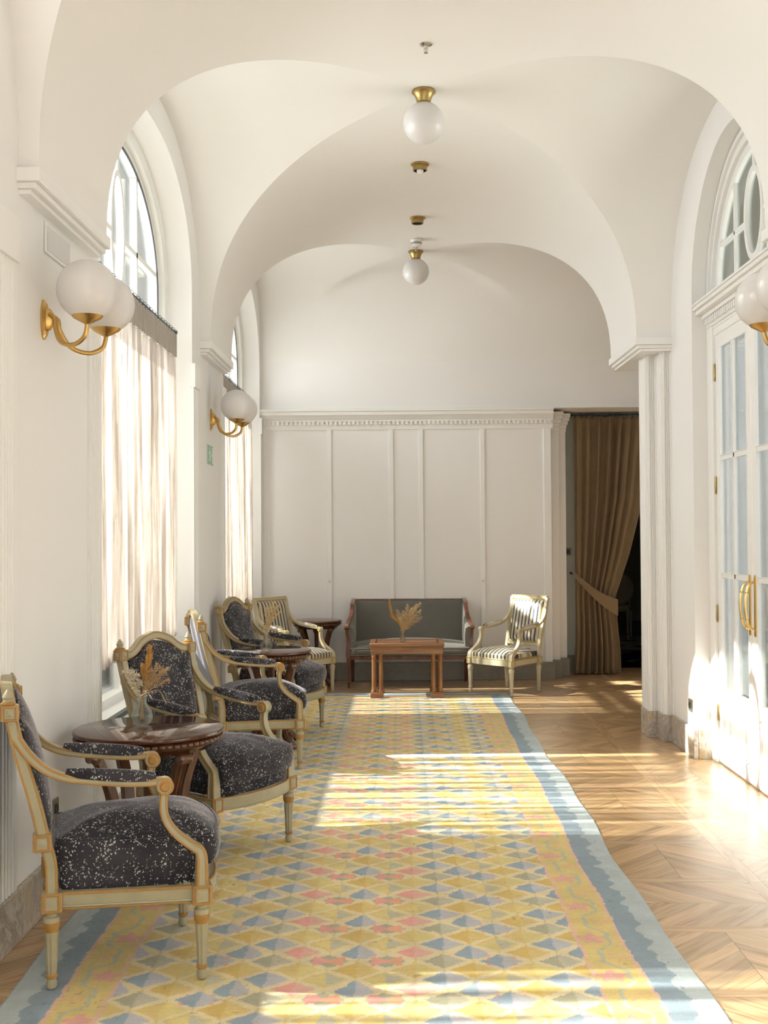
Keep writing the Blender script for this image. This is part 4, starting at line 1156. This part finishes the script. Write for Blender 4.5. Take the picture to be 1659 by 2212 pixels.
# ================================================================ SOFA
def sofa():
    e = empty('settee', (.068, 11.63, 0), 0, 'grey velvet settee with mahogany frame against the panelled wall', 'sofa')
    W = .63; YF, YR = -.235, .225
    def sleg(x, y, h):
        m = MB(); m.rings([[(x+a*k, y+b_*k, z) for a, b_ in ((-1,-1),(1,-1),(1,1),(-1,1))] for k, z in ((.010,0),(.017,.045),(.022,.05),(.022,.056),(.015,.06),(.016,.10),(.0215,h))]); return m
    for x in (-W+.02, W-.02):
        sleg(x, YF, .31).build('leg', M_sofawood, e)
        m = MB(); m.rings([[(x*.97+a*k, yy+b_*k, z) for a, b_ in ((-1,-1),(1,-1),(1,1),(-1,1))] for k, z, yy in ((.015,0,YR+.05),(.021,.31,YR))]); m.build('leg', M_sofawood, e)
    fr = MB()
    fr.box(-W, W, YF-.018, YF+.018, .285, .325); fr.box(-W, W, YR-.015, YR+.015, .285, .33)
    for x in (-W+.02, W-.02): fr.box(x-.016, x+.016, YF, YR, .285, .325)
    fr.build('seat_rail', M_sofawood, e, bevel=.003)
    # arm frames: front post, short scroll, rise to the back
    for s_ in (-1, 1):
        a = MB(); X = s_*(W-.012)
        a.sweep(catmull([(X,YF-.005,.31),(X,YF-.003,.40),(X,YF,.48),(X+s_*.008,YF-.004,.56),(X+s_*.012,YF-.012,.60)], 5), (1,0,0), [(-.016,-.016),(.016,-.016),(.016,.016),(-.016,.016)], scale=lambda t: 1.25-.35*t)
        pth = catmull([(X+s_*.012,YF-.03,.612),(X+s_*.010,YF+.03,.622),(X,YF+.09,.64),(X-s_*.02,YF+.16,.69),(X-s_*.032,YF+.24,.76),(X-s_*.035,YF+.33,.825),(X-s_*.035,YR+.13,.853)], 6)
        a.sweep(pth, (1,0,0), [(-.020,-.013),(.020,-.013),(.020,.010),(.012,.014),(-.012,.014),(-.020,.010)])
        a.lathe([(.008,-.024),(.016,-.021),(.016,.021),(.008,.024)], 14, M=Matrix.Translation((X+s_*.012, YF-.03, .606)) @ Matrix.Rotation(math.pi/2,4,'Y'))
        a.build('arm_frame', M_sofawood, e, bevel=.002)
        # upholstered arm wing
        R = []
        for k in range(15):
            t = k/14; y = YF+.02+t*(YR+.08-YF)
            # top height follows the frame
            pts_ = pth; zt = min(pts_, key=lambda p: abs(p[1]-y))[2]-.012; xo = min(pts_, key=lambda p: abs(p[1]-y))[0]
            xin = s_*(W-.075)
            R.append([(xo+s_*.008, y, .33),(xo+s_*.008, y, zt-.01),(xo, y, zt+.004),((xo+xin)/2, y, zt+.008),(xin+s_*.006, y, zt-.014),(xin, y, zt-.06),(xin-s_*.004, y, .50),(xin, y, .40),(xin, y, .33)])
        m = MB(); m.rings(R); m.build('arm_upholstery', M_sofa, e, angle=50, bevel=.006)
    # back
    m = MB(); R = []
    for k in range(21):
        t = k/20; x = (-W+.05)+t*(2*W-.10)
        R.append([(x,YR-.02,.36),(x,YR+.015,.50),(x,YR+.06,.68),(x,YR+.095,.80),(x,YR+.11,.835),(x,YR+.13,.846),(x,YR+.15,.838),(x,YR+.15,.80),(x,YR+.10,.60),(x,YR+.05,.33)])
    m.rings(R); m.build('back_upholstery', M_sofa, e, angle=60)
    m = MB(); m.sweep([(-W+.03,YR+.145,.852),(W-.03,YR+.145,.852)], (0,1,0), [(-.018,-.007),(.018,-.007),(.018,.007),(-.018,.007)]); m.build('top_rail', M_sofawood, e, bevel=.002)
    # seat
    m = MB(); R = []
    for k in range(31):
        t = k/30; x = (-W+.03)+t*(2*W-.06); e_ = min(1, min(t, 1-t)/.05); pf = .010+.058*(math.sin(math.pi*t)**.6)
        R.append([(x,YF-.012,.325),(x,YF-.030*e_-.004,.35),(x,YF-.030*e_-.004,.385),(x,YF-.018*e_,.402),(x,YF+.06,.408+pf*.6),(x,YF+.18,.412+pf),(x,YF+.32,.412+pf*.95),(x,YR-.01,.412+pf*.6),(x,YR,.33)])
    m.rings(R); o = m.build('seat_cushion', M_sofa, e, angle=60)
    m = MB(); m.tube([(-W+.03,YF-.03,.398),(W-.03,YF-.03,.398)], .0045, 6); m.tube([(-W+.03,YF-.03,.332),(W-.03,YF-.03,.332)], .004, 6); m.build('piping', M_sofa, o)
sofa()

# ================================================================ VASES AND DRIED BOUQUETS
def vase(x, y, z, prof, lab):
    e = MB(); 
    inner = [(max(.001, r-.0022), zz+(.003 if i == 0 else 0)) for i, (r, zz) in enumerate(prof)]
    e.lathe(prof+inner[::-1], 40, cap=False)
    o = e.build('glass_vase', M_vase, loc=(x, y, z), angle=80); tag(o, lab, 'vase', 'glass bud vases')
G1 = [(.0,0),(.028,0),(.038,.008),(.046,.025),(.0475,.042),(.042,.060),(.030,.074),(.0215,.084),(.0195,.098),(.0195,.118),(.024,.125),(.0245,.128)]
G3 = [(.0,0),(.020,0),(.024,.006),(.028,.025),(.027,.045),(.020,.062),(.019,.075),(.024,.105),(.027,.115)]
T1Z, T2Z = RZ+.70, RZ+.70
V1, V2, V3 = (-1.155, 5.02), (-.98, 8.16), (0.0, 10.76)
vase(V1[0], V1[1], T1Z+.0005, G1, 'round textured glass bud vase on the nearest round table')
vase(V2[0], V2[1], T2Z+.0005, [(r*.97, z*.95) for r, z in G1], 'round glass bud vase on the second round table')
vase(V3[0], V3[1], RZ+.5105, G3, 'small clear waisted vase on the rectangular coffee table')
def blade(mb, p, d, L, w, m=0):
    p = Vector(p); d = Vector(d).normalized(); s_ = d.cross(Vector((U(-1,1),U(-1,1),U(-1,1)))).normalized()
    u = d.cross(s_)
    a = p+d*L*.4
    mb.add([p, a+s_*w, p+d*L, a-s_*w, a+u*w*.35], [(0,1,4),(1,2,4),(2,3,4),(3,0,4),(0,3,2,1)], m)
def plume(path, length, width, n, barb, blen, mb, droop=.3, start=.3):
    pts = catmull(path, 10); mb.tube(pts, .0012, 5)
    for i in range(n):
        t = start+(1-start)*i/n; q = t*(len(pts)-1); k = int(q); p = Vector(pts[k]).lerp(Vector(pts[min(k+1,len(pts)-1)]), q-k)
        tg = (Vector(pts[min(k+1,len(pts)-1)])-Vector(pts[max(k-1,0)])).normalized()
        rv = Vector((U(-1,1),U(-1,1),U(-.6,.6))); rv = (rv-tg*rv.dot(tg)).normalized()
        tt = (t-start)/(1-start); L = blen*(math.sin(math.pi*min(1,tt*.85+.15))**.6)*U(.6,1.1)
        blade(mb, p, tg*U(.7,1.3)+rv*width-Vector((0,0,droop*U(0,.5))), L, barb)
def bouquet(base, scale, kind, lab):
    x, y, z = base
    e = empty('dried_bouquet', base, 0, lab, 'dried flowers', 'dried bouquets')
    S = scale
    st = MB()
    for i in range(9):
        a = U(0, 6.28); st.tube(catmull([(U(-.008,.008), U(-.008,.008), -.10*S-.0),(.004*math.cos(a), .004*math.sin(a), -.02),(.02*math.cos(a)*S, .02*math.sin(a)*S, .05*S)], 4), .0011, 5)
    st.build('stems', M_dry_tan, e)
    if kind == 1:
        m = MB()
        for k in range(9):
            dx_, dz_ = U(-.10,-.01), U(.05,.16); dy_ = U(-.04,.04)
            pts = [(0,0,-.02),(dx_*.35,dy_*.5,.04),(dx_,dy_,dz_)]
            for q in range(26):
                t = .45+.55*q/26; cx, cy, cz = dx_*t**1.4, dy_*t, dz_*t
                blade(m, (cx,cy,cz), (U(-1,1),U(-1,1),U(-.4,1)), U(.018,.034), .0032)
            m.tube(catmull(pts, 5), .001, 5)
        for q in range(26): blade(m, (U(-.02,.045),U(-.03,.0),U(.0,.035)), (U(-1,1),U(-1,0),U(-.6,.5)), U(.02,.032), .0035)
        m.build('white_leaf_spray', M_dry_white, e)
        m = MB(); plume([(0,0,-.02),(.016,0,.09),(.036,0,.225)], 0, .5, 120, .0032, .050, m, .0, .38)
        plume([(0,0,0),(.004,0,.09),(.002,0,.14)], 0, .55, 60, .0022, .035, m, .0, .4); m.build('orange_plume', M_dry_orange, e)
        m = MB()
        for dx_, dz_ in ((.10,.11),(.085,.14),(.12,.08),(.06,.10),(.07,.15),(.11,.13),(.045,.12)):
            plume([(0,0,-.01),(dx_*.4,U(-.02,.02),dz_*.5),(dx_,U(-.03,.03),dz_)], 0, .9, 75, .0011, .040, m, .1, .35)
        plume([(0,0,0),(.07,0,.03),(.11,-.01,-.03)], 0, .6, 30, .0009, .022, m, .3, .5); m.build('tan_feather_grass', M_dry_tan, e)
    elif kind == 2:
        m = MB()
        for dx_, dz_ in ((.06,.24),(.08,.21),(.03,.22),(.10,.22),(.06,.16),(.0,.19),(.11,.17),(.03,.13)):
            plume([(0,0,-.02),(dx_*.3,U(-.01,.01),dz_*.5),(dx_,U(-.02,.02),dz_)], 0, .38, 80, .0013, .050, m, .0, .25)
        m.build('gold_grass_plume', M_dry_gold, e)
        m = MB()
        for k in range(5): plume([(0,0,0),(.05,0,.06),(.10+.008*k,U(-.03,.03),U(.02,.07))], 0, .8, 30, .0011, .028, m, .2, .45)
        m.build('white_grass_spray', M_dry_white, e)
    else:
        m = MB(); plume([(0,0,-.03),(-.02,0,.06),(-.095,0,.15),(-.125,0,.30)], 0, .45, 230, .0034, .05, m, .0, .25); m.build('orange_plume', M_dry_orange, e)
        m = MB()
        for dx_, dz_ in ((.17,.20),(.14,.25),(.18,.13),(.09,.21),(.05,.25),(.01,.19),(-.05,.20),(.12,.15),(.17,.27),(-.02,.12),(.08,.12)):
            plume([(0,0,-.03),(dx_*.4,U(-.03,.03),dz_*.45),(dx_,U(-.04,.04),dz_)], 0, .7, 85, .0018, .065, m, .05, .25)
        m.build('tan_feather_grass', M_dry_gold, e)
        m = MB()
        for k in range(5):
            dx_, dz_ = U(.0,.15), U(.10,.2)
            for q in range(22): blade(m, (dx_+U(-.03,.03), U(-.03,.03), dz_+U(-.03,.03)), (U(-1,1),U(-1,1),U(-1,1)), U(.015,.03), .003)
        m.build('white_leaf_spray', M_dry_white, e)
bouquet((V1[0], V1[1], T1Z+.122), 1.0, 1, 'dried bouquet with white leaves and an orange plume in the nearest vase')
bouquet((V2[0], V2[1], T2Z+.117), 1.0, 2, 'dried golden grass leaning right in the vase on the second round table')
bouquet((V3[0], V3[1], RZ+.51+.105), .9, 3, 'wide dried bouquet of feathery grasses on the coffee table before the sofa')

# ================================================================ LAMPS AND CEILING FITTINGS
def sconce(yc, wall, sgn, reach, lab):
    """double-arm globe lamp; arms side by side along the wall"""
    e = empty('wall_lamp', (wall, yc, 2.45), 0, lab, 'wall lamp', 'brass double globe wall lamps')
    p = MB(); p.rings([[(sgn*t, a*k, b_*k+.0) for a, b_ in oval(0, 0, .038, .085, 24)] for t, k in ((0,1),(.006,1),(.012,.86),(.016,.8))]); p.build('wall_plate', M_brass, e)
    p = MB(); p.rings([[(sgn*t, a*k, b_*k+.0) for a, b_ in oval(0, 0, .018, .05, 20)] for t, k in ((.012,1),(.03,.9),(.045,.5))]); p.build('boss', M_brass, e)
    for s_ in (-1, 1):
        gy = s_*.145; gx = sgn*reach; gz = .09
        a = MB()
        R_ = .078
        pts = catmull([(sgn*.03, s_*.012, .02),(sgn*.055, s_*.022, .0),(sgn*.062, s_*.03, -.045),(sgn*(reach*.42), s_*.07, -.105),(sgn*(reach*.70), s_*.11, -.125),(sgn*(reach*.93), s_*.138, -.10),(gx, gy, -.055),(gx, gy, gz-.118)], 7)
        a.tube(pts, .0095, 12); a.build('arm', M_brass, e)
        c = MB(); c.lathe([(.009,-.012),(.014,-.008),(.03,.0),(.055,.014),(.067,.028),(.066,.030),(.052,.018),(.0,.012)], 32, c=(gx, gy, gz-.128), cap=False); c.build('brass_cup', M_brass, e)
        g = MB(); n = 24; g.lathe([(max(.001,.122*math.sin(math.pi*i/n)), -.122*math.cos(math.pi*i/n)) for i in range(n+1)], 48, c=(gx, gy, gz), cap=False); g.build('globe_shade', M_globe, e)
sconce(4.69, WL, 1, .225, 'brass wall lamp with two opal globes on the nearest left pier')
sconce(8.83, WL, 1, .225, 'smaller-looking brass wall lamp with two opal globes above the exit sign')
sconce(4.73, 1.81, -1, .250, 'brass wall lamp with opal globes cut off by the right frame edge')
VX = .15; CZ = ZS+RISE
def globe_light(y, lab):
    e = empty('ceiling_globe_lamp', (VX, y, CZ), 0, lab, 'ceiling lamp', 'opal ceiling globes')
    c = MB(); c.lathe([(.0,-.0),(.070,.0),(.073,-.006),(.073,-.014),(.066,-.02),(.058,-.028),(.047,-.055),(.043,-.075),(.052,-.088),(.06,-.094),(.0,-.094)][::-1], 40, cap=False); c.build('canopy', M_brass_dark, e)
    g = MB(); n = 24; g.lathe([(max(.001,.126*math.sin(math.pi*i/n)), -.126*math.cos(math.pi*i/n)) for i in range(n+1)], 48, c=(0,0,-.200), cap=False); g.build('globe_shade', M_globe, e)
globe_light(6.9, 'nearer opal globe ceiling lamp with brass canopy at the top of the vault')
globe_light(10.85, 'farther, smaller-looking opal globe ceiling lamp near the end wall')
def spot(y, lab, bulb):
    e = empty('ceiling_spotlight', (VX, y, CZ), 0, lab, 'ceiling light', 'short brass ceiling spots')
    c = MB(); c.lathe([(.0,0),(.066,0),(.067,-.008),(.062,-.014),(.052,-.018),(.052,-.050),(.046,-.052),(.044,-.030),(.0,-.028)][::-1], 36, cap=False, mz=lambda z: 0); c.build('housing', M_brass_dark, e)
    c = MB(); c.lathe([(.0,-.029),(.043,-.030),(.044,-.049),(.0425,-.049),(.041,-.032),(.0,-.031)], 30, cap=False); c.build('dark_reflector', M_black, e)
    if bulb:
        g = MB(); g.lathe([(max(.001,.026*math.sin(math.pi*i/12)), -.026*math.cos(math.pi*i/12)) for i in range(13)], 24, c=(0,0,-.050), cap=False); g.build('bulb', M_white, e)
spot(8.28, 'brass ceiling spot with a pale bulb, just beyond the nearer globe', True)
spot(9.70, 'brass ceiling spot with a dark opening, in front of the smoke detector', False)
e = empty('smoke_detector', (VX, 10.42, CZ-.004), 0, 'white smoke detector with dark slots beside the farther globe lamp', 'smoke detector')
c = MB(); c.lathe([(.0,0),(.055,0),(.056,-.01),(.05,-.018),(.045,-.05),(.03,-.058),(0,-.06)][::-1], 36, cap=False); c.build('housing', M_white, e)
c = MB()
for zz in (-.026, -.038): c.lathe([(.0475+(-.026-zz)*-.12,zz-.003),(.0492,zz-.003),(.0487,zz+.003),(.046,zz+.003)], 36, cap=False)
c.build('vent_slots', M_black, e)
def sprinkler(y, lab):
    e = empty('sprinkler_head', (VX, y, CZ), 0, lab, 'sprinkler', 'ceiling sprinkler heads')
    c = MB(); c.lathe([(0,0),(.034,0),(.035,-.004),(.022,-.010),(.012,-.012),(0,-.012)][::-1], 28, cap=False); c.build('escutcheon', M_silver, e)
    c = MB(); c.lathe([(.009,-.012),(.009,-.026),(.005,-.03),(.004,-.046),(.012,-.048),(.012,-.050),(.002,-.051)][::-1], 16)
    for s_ in (-1, 1): c.tube([(s_*.009,0,-.022),(s_*.012,0,-.034),(s_*.004,0,-.046)], .0016, 6)
    c.build('nozzle', M_silver, e)
sprinkler(6.24, 'chrome sprinkler head nearest the camera, in front of the first ceiling globe')
sprinkler(10.66, 'tiny chrome sprinkler head between the smoke detector and the farther globe')

# ================================================================ WALL FITTINGS
def wallplate(name, loc, rz, w, h, lab, cat, kind):
    e = empty(name, loc, rz, lab, cat)
    p = MB(); p.box(-w/2, w/2, -.009, 0, -h/2, h/2); p.build('plate', M_socket, e, bevel=.002)
    if kind == 'socket':
        p = MB(); p.lathe([(.0,0),(.019,0),(.019,.004),(.022,.004),(.022,-.002),(0,-.002)], 24, M=Matrix.Translation((0,-.0095,0)) @ Matrix.Rotation(math.pi/2,4,'X')); p.build('socket_well', M_dark, e)
        p = MB(); p.cbox((0,-.0095,0),(.047,.002,.047)); p.build('insert', M_dark, e, bevel=.001)
    else:
        p = MB(); p.box(-w*.3, w*.3, -.014, -.009, -h*.3, h*.3); p.build('rocker', M_dark, e, bevel=.002)
wallplate('wall_socket', (WL+.001, 4.83, .385), math.pi/2, .085, .085, 'dark wall socket low on the left wall behind the nearest armchair', 'socket', 'socket')
wallplate('wall_socket', (WR-.001, 7.93, .345), -math.pi/2, .085, .085, 'square wall socket above the marble baseboard beside the glazed doors', 'socket', 'socket')
wallplate('light_switch', (1.835, 12.619, 1.335), 0, .085, .085, 'square dark switch on the wall left of the brown curtain', 'light switch', 'switch')
for x, lab in ((-.765, 'small round knob on the left panel strip of the end wall'), (.855, 'small round knob on the panel strip right of the sofa')):
    m = MB(); m.lathe([(.004,0),(.006,.004),(.010,.010),(.011,.016),(.007,.020),(.0,.021)], 16, M=Matrix.Rotation(math.pi/2,4,'X'), cap=False)
    o = m.build('panel_knob', M_silver, loc=(x, YB-.016, 1.048)); tag(o, lab, 'knob', 'panel knobs')
e = empty('wall_hatch', (WL+.001, 4.875, 2.80), 0, 'pale blank rectangular cover plate above the nearest left wall lamp', 'cover plate')
m = MB(); m.box(0, .008, -.175, .175, -.065, .065); m.build('frame', M_trim, e, bevel=.002)
m = MB(); m.box(.008, .011, -.16, .16, -.052, .052); m.build('panel', M_globe, e, bevel=.001)
e = empty('exit_sign', (WL+.001, 8.78, 2.165), 0, 'small green running-man exit sign under the farther left wall lamp', 'exit sign')
m = MB(); m.box(0, .004, -.145, .145, -.082, .082); m.build('plate', M_signw, e)
m = MB(); m.box(.004, .0055, -.135, .135, -.074, .074); m.build('green_field', M_sign, e)
m = MB(); m.box(.0055, .007, .075, .128, -.066, .066)
def py(outl): m.prism(outl, 'x', .0055, .007)
m.prism(oval(-.035, .048, .011, .011, 14), 'x', .0055, .007)
py([(-.05,.03),(-.022,.034),(-.014,.0),(-.034,-.008)]); py([(-.022,.034),(-.02,.024),(.012,.008),(.016,.016)]); py([(-.05,.03),(-.044,.022),(-.068,.0),(-.074,.008)])
py([(-.034,-.008),(-.014,0),(.008,-.026),(.006,-.056),(-.004,-.056),(-.004,-.03)]); py([(-.034,-.008),(-.022,-.012),(-.042,-.04),(-.072,-.05),(-.074,-.04),(-.05,-.032)])
py([(.03,.004),(.052,.004),(.052,.014),(.07,-.0),(.052,-.014),(.052,-.004),(.03,-.004)])
m.build('running_figure', M_signw, e)

# ================================================================ BROWN PORTIERE
def portiere():
    e = empty('brown_curtain', (1.88, 12.42, 0), 0, 'floor-length brown velvet curtain tied back across the hall doorway', 'curtain')
    NX, NZ = 180, 60
    XRk = [(0,2.37),(.25,2.365),(.55,2.34),(.82,2.31),(1.0,2.37),(1.3,2.47),(1.9,2.62),(2.5,2.70),(2.87,2.74)]
    XLk = [(0,1.855),(.4,1.885),(1.0,1.885),(2.87,1.875)]
    def itp(T, z):
        for (a, b_), (c, d) in zip(T, T[1:]):
            if a <= z <= c:
                t = (z-a)/(c-a); return b_+(d-b_)*t
        return T[-1][1]
    rs = random.Random(5); ph = [rs.uniform(0,6.28) for _ in range(6)]
    rows = []; nf = 7
    for k in range(NZ+1):
        z = .012+2.80*k/NZ; xl, xr = itp(XLk, z), itp(XRk, z); row = []
        sq = math.exp(-((z-.92)/.35)**2)
        for i in range(NX+1):
            s_ = i/NX
            w_ = 2*math.pi*nf*s_+1.5*math.sin(5*s_+ph[0])+.8*math.sin(11*s_+ph[2]); fold = math.sin(w_)+.22*math.sin(2.3*w_+ph[3])
            amp = .052*(.7+.3*math.sin(7*s_+ph[4]))*(1-.3*sq)*(.45 if z > 2.72 else 1)
            fold = math.copysign(abs(fold)**.8, fold)
            x = xl+(xr-xl)*(s_+.010*math.cos(2*math.pi*nf*s_)) 
            # folds swing towards the tie
            y = 12.42-amp*fold
            row.append((x-1.88, y-12.42, z))
        rows.append(row)
    m = MB(); m.rings(rows, closed=False, cap=False); o = m.build('cloth', M_brown, e, angle=70)
    sd = o.modifiers.new('s', 'SOLIDIFY'); sd.thickness = .004
    # tieback band
    m = MB(); R = []
    for k in range(33):
        t = k/32; a = -math.pi*.5+math.pi*t
        x = 1.865+(2.335-1.865)*t; zc = 1.09-.36*t**1.15+.06*math.sin(math.pi*t)*-1; hh = .028+.062*t
        y = 12.42-.075-.02*math.sin(math.pi*t)
        R.append([(x-1.88, y-12.42-.005, zc-hh),(x-1.88, y-12.42-.012, zc),(x-1.88, y-12.42-.005, zc+hh),(x-1.88, y-12.42+.004, zc+hh),(x-1.88, y-12.42+.004, zc-hh)])
    m.rings(R); m.build('tieback', M_brown, e, angle=50)
    for i in range(14):
        x = .02+.82*i/13
        r = MB(); r.tube([(x, .017*math.cos(a), 2.825+.017*math.sin(a)) for a in [2*math.pi*k/14 for k in range(14)]], .0025, 6, loop=True); r.build('curtain_ring', M_black, e)
    r = MB(); r.tube([(1.84,12.42,2.832),(3.1,12.42,2.832)], .009, 10); r.lathe([(.004,-.016),(.016,-.010),(.016,.008),(.009,.014)], 14, M=Matrix.Translation((1.84,12.42,2.832)) @ Matrix.Rotation(math.pi/2,4,'Y'))
    r.box(1.87,1.882,12.42,12.62,2.826,2.838)
    tag(r.build('curtain_rod', M_black), 'dark rod with end knob above the brown velvet curtain', 'curtain rod')
    h = MB(); h.tube([(1.86,12.62,1.10),(1.86,12.56,1.10),(1.86,12.52,1.09),(1.86,12.40,1.095)], .005, 8); h.lathe([(.004,-.01),(.014,-.006),(.014,.006),(.004,.01)], 14, M=Matrix.Translation((1.86,12.55,1.10)) @ Matrix.Rotation(math.pi/2,4,'X'))
    tag(h.build('tieback_hook', M_black), 'small dark hook holding the brown curtain tieback', 'hook')
portiere()

# ================================================================ OVAL-BACK CHAIR IN THE DIM ROOM
def side_chair():
    e = empty('oval_back_chair', (3.14, 16.72, 0), rdeg(-112), 'oval-backed chair standing in the dim room beyond the brown curtain', 'chair')
    mc = plain('worn_cream_paint', (.42,.36,.25), .5, var=.1); mu_ = plain('pale_chair_cloth', (.44,.38,.27), .8, var=.05)
    for x, y in ((.19,.2),(.19,-.2),(-.19,.17),(-.19,-.17)):
        m = MB(); m.lathe([(.012,0),(.014,.02),(.020,.32),(.026,.36),(.026,.44)], 14, c=(x,y,0)); m.build('leg', mc, e)
    m = MB(); m.prism([(-.21,-.19),(.20,-.23),(.23,0),(.20,.23),(-.21,.19)], 'z', .40, .445); m.build('seat_rail', mc, e, bevel=.006)
    mm, a, b_ = cushion([(p[0],p[1]) for p in catmull([(-.20,-.17,0),(.18,-.21,0),(.21,0,0),(.18,.21,0),(-.20,.17,0)],5,closed=True)], .445, .475, .02, .01); mm.build('seat', mu_, e, angle=60)
    m = MB(); m.tube([(-.21-(z-.45)*.15, y, z) for y, z in oval(0, .70, .19, .215, 32)], .016, 8, loop=True)
    for s_ in (-1,1): m.tube([(-.195,s_*.15,.42),(-.215,s_*.15,.57)], .014, 8)
    m.build('back_frame', mc, e)
    m = MB(); m.rings([[(-.21-(.70+(z-.70)*k-.45)*.15+t, y*k, .70+(z-.70)*k) for y, z in oval(0,.70,.178,.203,32)] for k, t in ((.05,.02),(.8,.015),(1,.0),(1,-.006),(.05,-.008))]); m.build('back_pad', mu_, e, angle=60)
side_chair()
